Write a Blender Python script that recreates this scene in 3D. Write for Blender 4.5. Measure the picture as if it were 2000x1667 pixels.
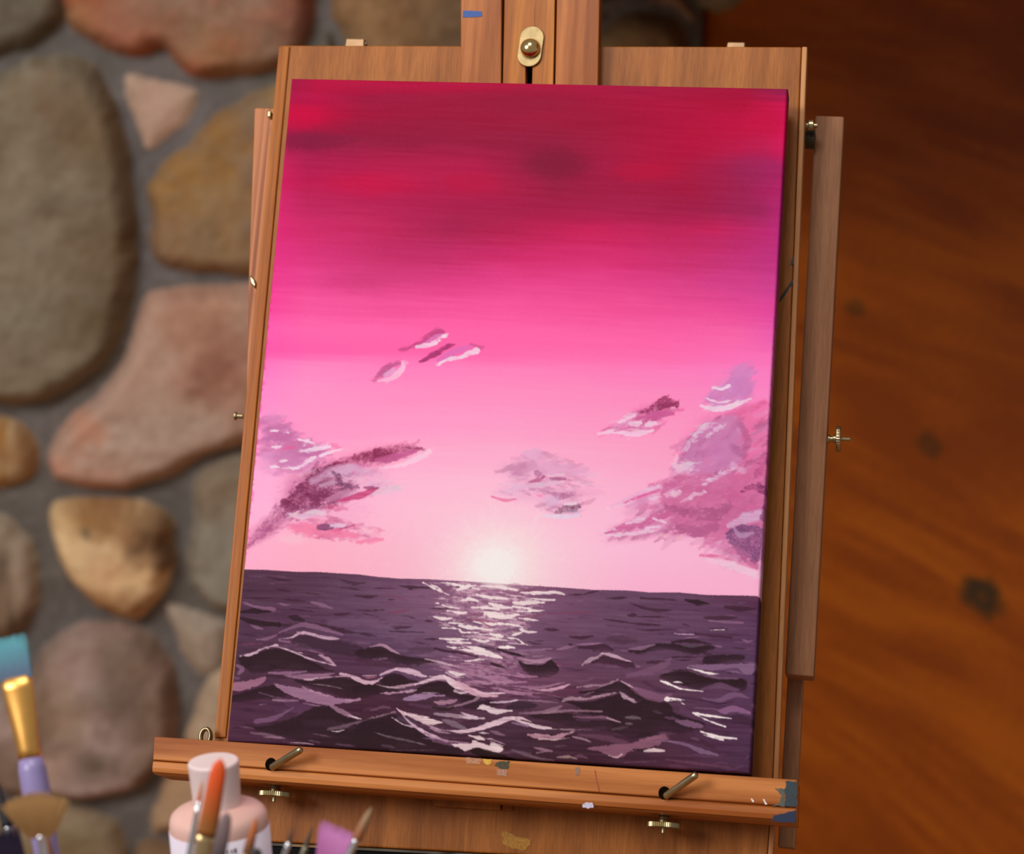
import bpy, bmesh, math, random
import numpy as np
from mathutils import Matrix, Vector

for o in list(bpy.data.objects): bpy.data.objects.remove(o, do_unlink=True)
scene = bpy.context.scene
COL = scene.collection

# ---------------------------------------------------------------- camera (2000 x 1667 frame, 5100 px focal length)
FPX, CX, CY = 5100.0, 1000.0, 833.5
LEAN = math.radians(25)                      # the easel board leans back
CW = 0.305                                   # canvas width in metres
R = Matrix(((.9866, .0743, -.1456), (-.0412, .975, .2183), (.1582, -.2094, .965)))   # canvas axes in camera space
T = Vector((0.0, .031, -5.034)) * CW
CEN = Vector((0, 0, 1.20))
FR = Matrix(((1, 0, 0), (0, math.sin(LEAN), -math.cos(LEAN)), (0, math.cos(LEAN), math.sin(LEAN))))
# columns: canvas x, canvas up, canvas normal in world space
FR = Matrix(((1, 0, 0), (0, math.sin(LEAN), -math.cos(LEAN)), (0, math.cos(LEAN), math.sin(LEAN))))
F = Matrix.Translation(CEN) @ FR.to_4x4()
Rt = R.transposed()
CAMM = F @ (Matrix.Translation(-(Rt @ T)) @ Rt.to_4x4())
loc_, rot_, _ = CAMM.decompose()
CAMM = Matrix.Translation(loc_) @ rot_.to_matrix().to_4x4()
cam_d = bpy.data.cameras.new('camera'); cam = bpy.data.objects.new('camera', cam_d); COL.objects.link(cam)
cam.matrix_world = CAMM
cam_d.sensor_width = 36; cam_d.sensor_fit = 'HORIZONTAL'; cam_d.lens = FPX / 2000 * 36
cam_d.clip_start = .05; cam_d.clip_end = 50
cam_d.dof.use_dof = True; cam_d.dof.focus_distance = 5.02 * CW; cam_d.dof.aperture_fstop = 8.0
scene.camera = cam
scene.view_settings.view_transform = 'Standard'; scene.view_settings.look = 'None'
scene.view_settings.gamma = 1; scene.view_settings.use_curve_mapping = False
scene.view_settings.exposure = 0.0

# ---------------------------------------------------------------- light: soft room light, a window up to the left, a lamp over the room
w = bpy.data.worlds.new('room_light'); scene.world = w; w.use_nodes = True
bg = w.node_tree.nodes['Background']; bg.inputs[0].default_value = (1.0, .965, .95, 1); bg.inputs[1].default_value = .28
def area(name, loc, aim, size, power, col, sy=None):
    l = bpy.data.lights.new(name, 'AREA'); l.energy = power; l.size = size; l.color = col
    l.shape = 'RECTANGLE'; l.size_y = sy or size
    o = bpy.data.objects.new(name, l); COL.objects.link(o); o.location = loc
    o.rotation_euler = (Vector(aim) - Vector(loc)).to_track_quat('-Z', 'Y').to_euler()
    return o
area('window_light', (-1.9, -2.3, 2.9), (-.1, .3, 1.15), 1.2, 76, (1.0, .975, .985), 1.2)
area('ceiling_lamp_light', (-.2, -.9, 3.0), (0, .1, 1.1), .6, 16, (1.0, .93, .88))

# ---------------------------------------------------------------- points of the place from sight lines
CI = CAMM.inverted()
def sight(px, py):
    return CAMM.translation, (CAMM.to_3x3() @ Vector(((px - CX) / FPX, -(py - CY) / FPX, -1)))
def hit(px, py, P, N):
    o, d = sight(px, py); return o + d * ((P - o).dot(N) / d.dot(N))
FI = F.inverted()
def cl(px, py, w=0.0):
    """canvas-frame coordinates (a right, b up) of a sight line where it meets the plane w metres in front of the canvas"""
    p = FI @ hit(px, py, F @ Vector((0, 0, w)), FR.col[2] if False else Vector((FR[0][2], FR[1][2], FR[2][2])))
    return (p.x, p.y)
def at(px, py, z):
    o, d = sight(px, py); return o + d * z
# ---------------------------------------------------------------- materials
def new_mat(name):
    m = bpy.data.materials.new(name); m.use_nodes = True
    return m, m.node_tree, m.node_tree.nodes['Principled BSDF']
def plain(name, col, rough=.5, metal=0.0, noise=.08, scale=60, spec=.4, bump=0.0):
    m, nt, b = new_mat(name)
    tc = nt.nodes.new('ShaderNodeTexCoord'); n = nt.nodes.new('ShaderNodeTexNoise'); n.inputs['Scale'].default_value = scale; n.inputs['Detail'].default_value = 4
    nt.links.new(tc.outputs['Object'], n.inputs['Vector'])
    r = nt.nodes.new('ShaderNodeValToRGB')
    r.color_ramp.elements[0].position = .3; r.color_ramp.elements[1].position = .7
    r.color_ramp.elements[0].color = tuple(c * (1 - noise) for c in col) + (1,); r.color_ramp.elements[1].color = tuple(min(1, c * (1 + noise)) for c in col) + (1,)
    nt.links.new(n.outputs[0], r.inputs[0]); nt.links.new(r.outputs[0], b.inputs['Base Color'])
    b.inputs['Roughness'].default_value = rough; b.inputs['Metallic'].default_value = metal; b.inputs['Specular IOR Level'].default_value = spec
    if bump:
        bp = nt.nodes.new('ShaderNodeBump'); bp.inputs['Strength'].default_value = bump; bp.inputs['Distance'].default_value = .001
        nt.links.new(n.outputs[0], bp.inputs['Height']); nt.links.new(bp.outputs[0], b.inputs['Normal'])
    return m
def s2l(c):
    return tuple((v / 255 / 12.92 if v / 255 <= .04045 else ((v / 255 + .055) / 1.055) ** 2.4) for v in c)
def wood(name, light, dark, axis='Y', along=7, across=150, rough=.42, ring=26, ringmix=.45, pore=.5, seed=0, fine=1.0):
    """grained varnished timber, the grain running along one local axis"""
    m, nt, b = new_mat(name); N, Lk = nt.nodes, nt.links
    tc = N.new('ShaderNodeTexCoord'); mp = N.new('ShaderNodeMapping')
    sc = {'X': (along, across, across), 'Y': (across, along, across), 'Z': (across, across, along)}[axis]
    mp.inputs['Scale'].default_value = sc; mp.inputs['Location'].default_value = (seed * 3.1, seed * 1.7, seed * 2.3)
    Lk.new(tc.outputs['Object'], mp.inputs['Vector'])
    n1 = N.new('ShaderNodeTexNoise'); n1.inputs['Scale'].default_value = 1.0; n1.inputs['Detail'].default_value = 6; n1.inputs['Roughness'].default_value = .6
    Lk.new(mp.outputs[0], n1.inputs['Vector'])
    mp2 = N.new('ShaderNodeMapping'); f2 = ring / across
    mp2.inputs['Scale'].default_value = tuple(v * f2 if v == across else v * .35 for v in sc); mp2.inputs['Location'].default_value = (seed * 1.3, seed * 2.9, seed)
    Lk.new(tc.outputs['Object'], mp2.inputs['Vector'])
    n2 = N.new('ShaderNodeTexNoise'); n2.inputs['Scale'].default_value = 1.0; n2.inputs['Detail'].default_value = 2; n2.inputs['Distortion'].default_value = .6
    Lk.new(mp2.outputs[0], n2.inputs['Vector'])
    mul = N.new('ShaderNodeMath'); mul.operation = 'MULTIPLY'; mul.inputs[1].default_value = 5.0; Lk.new(n2.outputs[0], mul.inputs[0])
    fr = N.new('ShaderNodeMath'); fr.operation = 'PINGPONG'; fr.inputs[1].default_value = 1.0; Lk.new(mul.outputs[0], fr.inputs[0])
    mixv = N.new('ShaderNodeMix'); mixv.data_type = 'FLOAT'; mixv.inputs[0].default_value = ringmix
    Lk.new(n1.outputs[0], mixv.inputs[2]); Lk.new(fr.outputs[0], mixv.inputs[3])
    r = N.new('ShaderNodeValToRGB'); r.color_ramp.elements[0].position = .22; r.color_ramp.elements[1].position = .72
    r.color_ramp.elements[0].color = dark + (1,); r.color_ramp.elements[1].color = light + (1,)
    Lk.new(mixv.outputs[0], r.inputs[0])
    mp3 = N.new('ShaderNodeMapping'); mp3.inputs['Scale'].default_value = tuple(v * 5 * fine if v == across else v * 9 for v in sc); Lk.new(tc.outputs['Object'], mp3.inputs['Vector'])
    n3 = N.new('ShaderNodeTexNoise'); n3.inputs['Scale'].default_value = 1.0; n3.inputs['Detail'].default_value = 2; Lk.new(mp3.outputs[0], n3.inputs['Vector'])
    r3 = N.new('ShaderNodeValToRGB'); r3.color_ramp.elements[0].position = .3; r3.color_ramp.elements[1].position = .6
    k = 1 - pore * .45; r3.color_ramp.elements[0].color = (k, k, k, 1); r3.color_ramp.elements[1].color = (1.03, 1.03, 1.03, 1); Lk.new(n3.outputs[0], r3.inputs[0])
    mm = N.new('ShaderNodeMix'); mm.data_type = 'RGBA'; mm.blend_type = 'MULTIPLY'; mm.inputs[0].default_value = 1
    Lk.new(r.outputs[0], mm.inputs[6]); Lk.new(r3.outputs[0], mm.inputs[7]); Lk.new(mm.outputs[2], b.inputs['Base Color'])
    b.inputs['Roughness'].default_value = rough; b.inputs['Specular IOR Level'].default_value = .2
    bp = N.new('ShaderNodeBump'); bp.inputs['Strength'].default_value = .12; bp.inputs['Distance'].default_value = .0006
    Lk.new(n1.outputs[0], bp.inputs['Height']); Lk.new(bp.outputs[0], b.inputs['Normal'])
    return m
def vcol_mat(name, rough=.6, spec=.3, scale=400, strength=.15, dist=.0004):
    m, nt, b = new_mat(name)
    a = nt.nodes.new('ShaderNodeAttribute'); a.attribute_name = 'pigment'; nt.links.new(a.outputs['Color'], b.inputs['Base Color'])
    b.inputs['Roughness'].default_value = rough; b.inputs['Specular IOR Level'].default_value = spec
    tc = nt.nodes.new('ShaderNodeTexCoord'); n = nt.nodes.new('ShaderNodeTexNoise'); n.inputs['Scale'].default_value = scale; n.inputs['Detail'].default_value = 3
    nt.links.new(tc.outputs['Object'], n.inputs['Vector'])
    bp = nt.nodes.new('ShaderNodeBump'); bp.inputs['Strength'].default_value = strength; bp.inputs['Distance'].default_value = dist
    nt.links.new(n.outputs[0], bp.inputs['Height']); nt.links.new(bp.outputs[0], b.inputs['Normal'])
    return m

# ---------------------------------------------------------------- objects
def tag(o, label=None, cat=None, group=None, kind=None):
    if label: o['label'] = label
    if cat: o['category'] = cat
    if group: o['group'] = group
    if kind: o['kind'] = kind
    return o
def empty(name, loc):
    o = bpy.data.objects.new(name, None); COL.objects.link(o); o.location = loc; o.empty_display_size = .05
    return o
def mesh_obj(name, verts, faces, m, parent=None, frame=None, smooth=False, bevel=0.0, sub=0):
    """one mesh object; frame = world matrix of its local axes"""
    me = bpy.data.meshes.new(name); me.from_pydata([tuple(v) for v in verts], [], faces); me.update()
    bm = bmesh.new(); bm.from_mesh(me); bmesh.ops.recalc_face_normals(bm, faces=bm.faces); bm.to_mesh(me); bm.free()
    me.materials.append(m)
    o = bpy.data.objects.new(name, me); COL.objects.link(o)
    Mw = frame if frame is not None else Matrix()
    if parent is not None:
        root = parent; PM = Matrix()
        chain = []
        while root is not None: chain.append(root); root = root.parent
        for q in reversed(chain): PM = PM @ q.matrix_basis
        o.parent = parent; o.matrix_basis = PM.inverted() @ Mw
    else:
        o.matrix_basis = Mw
    if smooth:
        for p in me.polygons: p.use_smooth = True
    if bevel:
        b = o.modifiers.new('bevel', 'BEVEL'); b.width = bevel; b.segments = 3; b.limit_method = 'ANGLE'
        for p in me.polygons: p.use_smooth = True
        wn = o.modifiers.new('normals', 'WEIGHTED_NORMAL'); wn.keep_sharp = True
    if sub:
        s = o.modifiers.new('sub', 'SUBSURF'); s.levels = sub; s.render_levels = sub
    return o
class MB:
    def __init__(s): s.v = []; s.f = []
    def add(s, v, f):
        k = len(s.v); s.v += [Vector(p) for p in v]; s.f += [tuple(i + k for i in q) for q in f]
    def prism(s, poly, z0, z1):
        n = len(poly)
        s.add([(x, y, z0) for x, y in poly] + [(x, y, z1) for x, y in poly],
              [tuple(range(n)), tuple(range(2 * n - 1, n - 1, -1))] + [(i, (i + 1) % n, n + (i + 1) % n, n + i) for i in range(n)])
    def loft(s, rings, cap=True):
        n = len(rings[0]); v = [p for r in rings for p in r]; f = []
        for k in range(len(rings) - 1):
            for i in range(n): f.append((k * n + i, k * n + (i + 1) % n, (k + 1) * n + (i + 1) % n, (k + 1) * n + i))
        if cap: f.append(tuple(range(n))); f.append(tuple(range((len(rings) - 1) * n, len(rings) * n)))
        s.add(v, f)
    def turn(s, prof, M=None, n=32, rad=None):
        """profile of (z, rx[, ry]) turned about z"""
        rings = []
        for p in prof:
            z, rx = p[0], p[1]; ry = p[2] if len(p) > 2 else rx
            r = []
            for i in range(n):
                a = 2 * math.pi * i / n; q = rad(i, z) if rad else 1
                P = Vector((rx * q * math.cos(a), ry * q * math.sin(a), z)); r.append(M @ P if M else P)
            rings.append(r)
        s.loft(rings)
    def build(s, name, m, parent=None, frame=None, **k): return mesh_obj(name, s.v, s.f, m, parent, frame, **k)
def prism(name, pxpoly, w0, w1, m, parent, frame=None, at_w=None, bevel=.0006):
    """slab in the canvas frame whose outline is seen along the given sight lines at depth w1"""
    b = MB(); b.prism([cl(x, y, w1 if at_w is None else at_w) for x, y in pxpoly], w0, w1)
    return b.build(name, m, parent, F if frame is None else frame, bevel=bevel)
def frame_from(p, zdir, xhint):
    z = zdir.normalized(); x = (xhint - z * xhint.dot(z)).normalized(); y = z.cross(x)
    return Matrix(((x.x, y.x, z.x, p.x), (x.y, y.y, z.y, p.y), (x.z, y.z, z.z, p.z), (0, 0, 0, 1)))
def grid_mesh(name, P, C, m, keep=None, frame=None, parent=None, smooth=True):
    """dense grid: P (h,w,3) positions, C (h,w,3) linear colours"""
    h, w_ = P.shape[:2]
    idx = np.arange(h * w_).reshape(h, w_)
    q = np.stack([idx[:-1, :-1], idx[1:, :-1], idx[1:, 1:], idx[:-1, 1:]], -1).reshape(-1, 4)
    if keep is not None:
        kf = (keep[:-1, :-1] & keep[1:, :-1] & keep[1:, 1:] & keep[:-1, 1:]).reshape(-1); q = q[kf]
    me = bpy.data.meshes.new(name)
    me.vertices.add(h * w_); me.vertices.foreach_set('co', P.reshape(-1).astype(np.float32))
    me.loops.add(q.size); me.loops.foreach_set('vertex_index', q.reshape(-1).astype(np.int32))
    me.polygons.add(len(q)); me.polygons.foreach_set('loop_start', (np.arange(len(q)) * 4).astype(np.int32))
    try: me.polygons.foreach_set('loop_total', np.full(len(q), 4, np.int32))
    except Exception: pass
    me.update(calc_edges=True)
    ca = me.color_attributes.new('pigment', 'FLOAT_COLOR', 'POINT')
    ca.data.foreach_set('color', np.concatenate([C.reshape(-1, 3), np.ones((h * w_, 1))], 1).reshape(-1).astype(np.float32))
    if smooth: me.polygons.foreach_set('use_smooth', np.ones(len(q), bool))
    me.materials.append(m)
    o = bpy.data.objects.new(name, me); COL.objects.link(o)
    o.matrix_basis = frame if frame is not None else Matrix()
    return o
def np_noise(X, Y, s, seed):
    """smooth value noise sampled at metre coordinates X, Y with cell size s"""
    r = np.random.RandomState(seed); g = r.rand(256, 256)
    fx, fy = X / s + 100, Y / s + 100; ix, iy = np.floor(fx).astype(int), np.floor(fy).astype(int)
    tx, ty = fx - ix, fy - iy; tx = tx * tx * (3 - 2 * tx); ty = ty * ty * (3 - 2 * ty)
    G = lambda a, b: g[b % 256, a % 256]
    return (G(ix, iy) * (1 - tx) + G(ix + 1, iy) * tx) * (1 - ty) + (G(ix, iy + 1) * (1 - tx) + G(ix + 1, iy + 1) * tx) * ty - .5
def lin(a):
    a = np.clip(a, 0, 255) / 255; return np.where(a <= .04045, a / 12.92, ((a + .055) / 1.055) ** 2.4)
PAINT_GAIN = 1.0
# ---------------------------------------------------------------- the stone chimney wall, the timber wall, the floor, an added light blocker
Z = Vector((0, 0, 1))
o_, d_ = sight(CX, CY)
head = Vector((d_.x, d_.y, 0)).normalized()          # horizontal heading of the camera
WP = at(1000, 833, 3.1)                              # a point on the face of the stone wall
side = head.cross(Z).normalized()
WF = Matrix(((side.x, 0, -head.x, WP.x), (side.y, 0, -head.y, WP.y), (0, 1, 0, WP.z), (0, 0, 0, 1)))   # x right, y up, z out of the wall
WI = WF.inverted()
def wl(px, py):
    p = WI @ hit(px, py, WP, -head); return (p.x, p.y)
STONES = [  # outline, colour, second colour, height
 ([(-110,-60),(60,-70),(125,-50),(130,20),(110,60),(60,90),(0,110),(-60,115),(-120,90)], (112,104,84), (100,88,72), .030),
 ([(135,-60),(128,20),(140,52),(200,90),(240,104),(285,108),(320,96),(360,140),(400,155),(460,150),(540,134),(600,80),(618,0),(612,-60),(350,-90)], (156,116,88), (172,98,66), .034),
 ([(655,-60),(650,20),(668,60),(700,130),(800,160),(920,140),(1010,60),(1010,-60),(820,-90)], (136,108,76), (150,116,78), .03),
 ([(-100,190),(20,140),(60,116),(130,108),(180,124),(222,190),(245,270),(260,360),(268,450),(262,560),(240,650),(205,710),(130,760),(60,785),(-20,782),(-110,730),(-140,450)], (136,120,95), (116,100,76), .042),
 ([(246,146),(300,155),(381,172),(383,195),(362,235),(330,262),(292,292),(278,265),(258,215)], (182,152,134), (170,144,124), .012),
 ([(560,160),(500,180),(470,195),(430,220),(390,255),(372,285),(330,303),(305,335),(290,370),(295,420),(300,490),(320,515),(372,530),(480,536),(620,532),(650,420),(640,220)], (160,122,78), (140,112,84), .03),
 ([(300,572),(275,612),(250,680),(215,742),(160,797),(118,832),(100,870),(97,915),(120,940),(190,956),(250,951),(340,926),(400,890),(470,865),(560,830),(600,700),(590,570),(420,556)], (178, 144, 122), (172, 130, 108), .036),
 ([(-90,812),(-10,812),(40,826),(70,855),(79,890),(68,925),(30,945),(-60,952),(-110,900)], (184,150,108), (150,108,66), .028),
 ([(100,990),(125,974),(200,968),(300,982),(335,1010),(343,1080),(332,1130),(300,1180),(265,1204),(200,1186),(158,1150),(125,1110),(108,1050)], (206,170,120), (150,110,70), .046),
 ([(383,930),(420,898),(470,888),(600,890),(640,1040),(600,1200),(450,1196),(400,1170),(368,1120),(376,1010)], (142,130,110), (126,112,92), .03),
 ([(-110,990),(0,1000),(40,1030),(70,1075),(83,1130),(70,1190),(50,1230),(0,1244),(-100,1240),(-130,1110)], (158,136,112), (120,98,76), .03),
 ([(326,1182),(380,1193),(438,1212),(436,1270),(420,1310),(385,1312),(360,1275),(342,1230)], (160,142,122), (150,130,110), .014),
 ([(60,1310),(90,1262),(130,1228),(170,1214),(240,1214),(300,1236),(336,1290),(352,1370),(346,1440),(312,1500),(258,1542),(180,1556),(90,1552),(0,1536),(-60,1460),(-50,1360)], (146,122,112), (110,92,78), .04),
 ([(480,1300),(425,1312),(398,1345),(375,1400),(358,1440),(400,1470),(520,1470),(560,1380)], (176,148,116), (160,130,102), .02),
 ([(340,1490),(312,1560),(294,1598),(300,1622),(330,1626),(420,1640),(520,1640),(560,1540),(480,1490)], (180,146,110), (160,128,96), .02),
 ([(-40,1610),(40,1594),(110,1572),(190,1582),(240,1622),(256,1730),(200,1790),(20,1790),(-60,1720)], (146,124,94), (120,102,70), .03),
 ([(268,1646),(330,1640),(420,1655),(480,1690),(460,1780),(300,1790),(262,1720)], (128,96,66), (110,84,60), .02),
 ([(1176,64),(1220,30),(1290,26),(1335,56),(1352,130),(1330,240),(1180,230),(1150,130)], (150,118,74), (116,90,60), .03),
 ([(1340,-90),(1352,-10),(1368,10),(1400,27),(1450,24),(1488,0),(1502,-40),(1480,-110)], (142,128,98), (130,118,92), .05),
 ([(1040,-70),(1060,0),(1150,10),(1250,-20),(1310,-70),(1200,-160),(1080,-140)], (92,76,70), (80,66,60), .03)]
gx = np.arange(-.98, .42, .0024); gy = np.arange(-1.05, .85, .0024)
GX, GY = np.meshgrid(gx, gy)
warp = np_noise(GX, GY, .02, 11) * .008 + np_noise(GX, GY, .007, 12) * .003
SD = np.full(GX.shape, -.03); CI2 = np.full(GX.shape, -1)
for k, (poly, c1, c2, hh) in enumerate(STONES):
    p = np.array([wl(*q) for q in poly]); q4 = []
    n = len(p)
    for i_ in range(n):
        a, b, c, d = p[i_ - 1], p[i_], p[(i_ + 1) % n], p[(i_ + 2) % n]
        for t_ in (0, .25, .5, .75):
            q4.append(.5 * (2 * b + (c - a) * t_ + (2 * a - 5 * b + 4 * c - d) * t_ ** 2 + (3 * b - a - 3 * c + d) * t_ ** 3))
    p = np.array(q4); m_ = .05
    ix = np.where((gx > p[:, 0].min() - m_) & (gx < p[:, 0].max() + m_))[0]; iy = np.where((gy > p[:, 1].min() - m_) & (gy < p[:, 1].max() + m_))[0]
    if len(ix) == 0 or len(iy) == 0: continue
    sl = (slice(iy[0], iy[-1] + 1), slice(ix[0], ix[-1] + 1)); X, Y = GX[sl], GY[sl]
    ins = np.zeros(X.shape, bool); dm = np.full(X.shape, 9.)
    for i_ in range(len(p)):
        a, b = p[i_], p[(i_ + 1) % len(p)]; d = b - a; L2 = d @ d + 1e-12
        t_ = np.clip(((X - a[0]) * d[0] + (Y - a[1]) * d[1]) / L2, 0, 1)
        dm = np.minimum(dm, np.hypot(X - a[0] - t_ * d[0], Y - a[1] - t_ * d[1]))
        if abs(d[1]) > 1e-12: ins ^= ((a[1] > Y) != (b[1] > Y)) & (X < d[0] * (Y - a[1]) / d[1] + a[0])
    sd = np.where(ins, dm, -dm) + warp[sl] * .6
    better = sd > SD[sl]
    SD[sl] = np.where(better, sd, SD[sl]); CI2[sl] = np.where(better, k, CI2[sl])
# more fieldstones where the easel hides the wall and beyond the frame
rs = np.random.RandomState(5); seeds = []
for j in range(-8, 8):
    for i_ in range(-8, 5):
        seeds.append((i_ * .15 + (j % 2) * .07 + rs.uniform(-.035, .035), j * .15 + rs.uniform(-.035, .035)))
seeds = np.array(seeds); F1 = np.full(GX.shape, 9.); F2 = F1.copy(); ID = np.zeros(GX.shape, int)
for s_, (sx_, sy_) in enumerate(seeds):
    d = np.hypot(GX - sx_, (GY - sy_))
    c = d < F1; F2 = np.where(c, F1, np.minimum(F2, d)); ID = np.where(c, s_, ID); F1 = np.where(c, d, F1)
cell = (F2 - F1) / 2 - .010 + warp
free = (SD <= -.0299)
own = SD < -.012
vis_l, _ = wl(560, 800); vis_0, _ = wl(-40, 800); x_c = wl(1372, 60)[0]
hidden = ((GX > vis_l) & (GX < x_c - .012)) | (GX < vis_0 - .03) | (GY < wl(300, 1720)[1]) | (GY > wl(300, -110)[1])
gen = hidden & own & (cell > 0)
cell2 = np.minimum(cell, (-SD - .012))
PALS = [((136,120,95),(116,100,76)), ((160,122,78),(140,112,84)), ((174,136,112),(150,100,80)), ((146,122,112),(116,98,84)), ((184,150,108),(150,112,72)), ((120,112,98),(100,92,78))]
Hs = np.zeros(GX.shape); COLR = np.zeros(GX.shape + (3,))
n1 = np_noise(GX, GY, .03, 21); n2 = np_noise(GX, GY, .011, 22); n3 = np_noise(GX, GY, .0045, 23); n4 = np_noise(GX, GY, .07, 24)
mort = np.array((112, 106, 100.)) + (n1 * 14 + n2 * 9 + n3 * 6)[..., None] + (n4 * 18)[..., None] * np.array((.6, .5, .9))
COLR[:] = mort; Hs[:] = n1 * .004 + n2 * .002 + n3 * .001
def dome(sd, hh):
    hh = hh * 1.0; t_ = np.clip(sd / .026, 0, 1); return hh * (1 - (1 - t_) ** 2.4) + np.clip(sd - .03, 0, .08) * .08
for k, (poly, c1, c2, hh) in enumerate(STONES):
    mk = (CI2 == k) & (SD > -.002)
    if not mk.any(): continue
    f_ = np.clip(.5 + n1[mk] * 1.2 + n4[mk] * 1.3 + n2[mk] * .5, 0, 1)[:, None]
    c = np.array(c1, float) * (1 - f_) + np.array(c2, float) * f_
    c = c + (n2[mk] * 11 + n3[mk] * 9)[:, None] + (n4[mk] * 10)[:, None] * np.array((1, -.2, -1))
    e = np.clip((SD[mk] + .002) / .003, 0, 1)[:, None]
    COLR[mk] = COLR[mk] * (1 - e) + c * e
    Hs[mk] = np.maximum(Hs[mk], dome(SD[mk], hh) + (n1[mk] * .006 + n2[mk] * .0022 + n3[mk] * .0006) * np.clip(SD[mk] / .02, 0, 1))
for s_ in range(len(seeds)):
    mk = gen & (ID == s_) & (cell2 > 0)
    if not mk.any(): continue
    c1, c2 = PALS[s_ % len(PALS)]
    f_ = np.clip(.5 + n1[mk] * 1.6 + n4[mk], 0, 1)[:, None]
    COLR[mk] = np.array(c1, float) * (1 - f_) + np.array(c2, float) * f_ + (n2[mk] * 14 + n3[mk] * 18)[:, None]
    Hs[mk] = dome(cell2[mk], .03) + n1[mk] * .006 * np.clip(cell2[mk] / .02, 0, 1)
# coloured patches of single stones; some paint light and shade into the colour
def patch(px, py, r, col, a, k=None, asp=1.0):
    x, y = wl(px, py); d = np.hypot((GX - x), (GY - y) * asp) / r + n2 * .7 + n1 * .5
    al = np.clip(1.2 - d, 0, 1) * a * (SD > 0)
    if k is not None: al = al * (CI2 == k)
    COLR[:] = COLR * (1 - al[..., None]) + np.array(col, float) * al[..., None]
patch(225, 40, .05, (174,106,80), .6, 1); patch(290, 90, .03, (174,108,78), .5, 1); patch(440, 130, .05, (164,116,72), .6, 1); patch(600, 20, .04, (140,80,66), .6, 1); patch(160, 40, .03, (168,126,80), .6, 1)
patch(440, 700, .035, (142,90,70), .75, 6, .8); patch(410, 740, .03, (146,94,74), .5, 6); patch(170, 820, .03, (196,128,96), .7, 6); patch(120, 900, .02, (196,132,104), .6, 6); patch(380, 620, .04, (168,122,98), .6, 6)
patch(370, 320, .05, (166,118,56), .6, 5); patch(430, 250, .04, (158,112,52), .7, 5); patch(330, 350, .03, (170,124,62), .5, 5)
patch(200, 1000, .05, (132,88,44), .85, 8, 2.2); patch(300, 1030, .035, (98,72,48), .85, 8); patch(330, 1080, .02, (96,72,50), .8, 8); patch(180, 1022, .008, (84,78,58), .9, 8); patch(130, 1040, .03, (218,184,132), .7, 8); patch(220, 1100, .022, (190,140,100), .4, 8)  # dark top and right, pale lower left: shading painted into this stone
patch(8, 850, .006, (150,96,30), .8, 7, .25); patch(12, 920, .006, (150,96,30), .8, 7, .4); patch(-10, 930, .012, (140,88,40), .7, 7)
patch(30, 1200, .007, (84,66,48), .7, 10, .2); patch(10, 1100, .01, (88,70,52), .7, 10, .3)
patch(190, 620, .05, (112,94,66), .5, 3); patch(60, 500, .05, (146,128,104), .5, 3); patch(220, 600, .03, (104,88,62), .5, 3); patch(30, 680, .05, (136,122,104), .5, 3); patch(100, 180, .04, (122,96,68), .6, 3)
patch(250, 1350, .05, (98,80,68), .6, 12); patch(150, 1320, .035, (156,132,124), .5, 12); patch(140, 1380, .04, (130,108,84), .6, 12); patch(200, 1470, .03, (84,68,56), .7, 12, 1.6); patch(110, 1480, .03, (160,132,112), .5, 12)  # pale upper left and bottom, dark right: light and shade painted in
patch(1240, 60, .03, (168,130,82), .4, 17)
P3 = np.stack([GX, GY, Hs], -1)
keep = (GX < x_c) | ((CI2 == 18) & (SD > 0))
SB = np.array([1.08,1.05,1.05,1.08,1.15,1.05,1.12,1.12,1.2,1.12,1.12,1.15,1.28,1.15,1.15,1.12,1.1,1,1,1])  # per-stone gains; lower stones brightened in colour to offset light falloff
for k in range(len(STONES)): COLR[CI2 == k] *= np.where(SD[CI2 == k] > 0, SB[k], 1)[:, None]
COLR[:] = COLR * .86 + COLR.mean(-1, keepdims=True) * .14 * np.array((1.04, .99, .97)); stone_m = vcol_mat('fieldstone_and_mortar', .8, .15, 260, .15, .0008)
wall_left = grid_mesh('wall_left', P3, lin(COLR), stone_m, keep, WF)
tag(wall_left, kind='structure')
b = MB(); x1, y0, y1 = x_c, gy[0], gy[-1]          # body of the chimney behind the stone face
b.prism([(gx[0] - .02, y0 - .3), (x1, y0 - .3), (x1, y1 + .05), (gx[0] - .02, y1 + .05)], -.40, -.012)
mortar_m = plain('mortar', s2l((104, 98, 92)), .85, noise=.2, scale=90, bump=.3)
tag(b.build('wall_back', mortar_m, None, WF), kind='structure')
# timber wall: starts behind the corner of the chimney and comes forward on the right
cr = WF @ Vector((x_c - .02, 0, -.05))
tdir = (side * math.cos(math.radians(58)) - head * math.sin(math.radians(58))).normalized()
tnor = Z.cross(tdir).normalized()
if tnor.dot(WP - CAMM.translation) > 0: tnor = -tnor
TF = Matrix(((tdir.x, 0, tnor.x, cr.x), (tdir.y, 0, tnor.y, cr.y), (0, 1, 0, cr.z), (0, 0, 0, 1)))
if TF.to_3x3().determinant() < 0: TF.col[2] = TF.col[2]
TI = TF.inverted()
def tl(px, py):
    p = TI @ hit(px, py, cr, tnor); return (p.x, p.y)
tx = np.arange(-.02, 1.6, .004); ty = np.arange(-1.0, .9, .003); TX, TY = np.meshgrid(tx, ty)
g = TY + TX * .10 + np_noise(TX * .5, TY, .16, 31) * .06
kn = [(tl(1918, 1166), .019, .95), (tl(1815, 870), .013, .5), (tl(1672, 600), .010, .45), ((1.1, .2), .02, .9), ((.9, -.6), .018, .9)]
dark = np.zeros(TX.shape)
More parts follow.
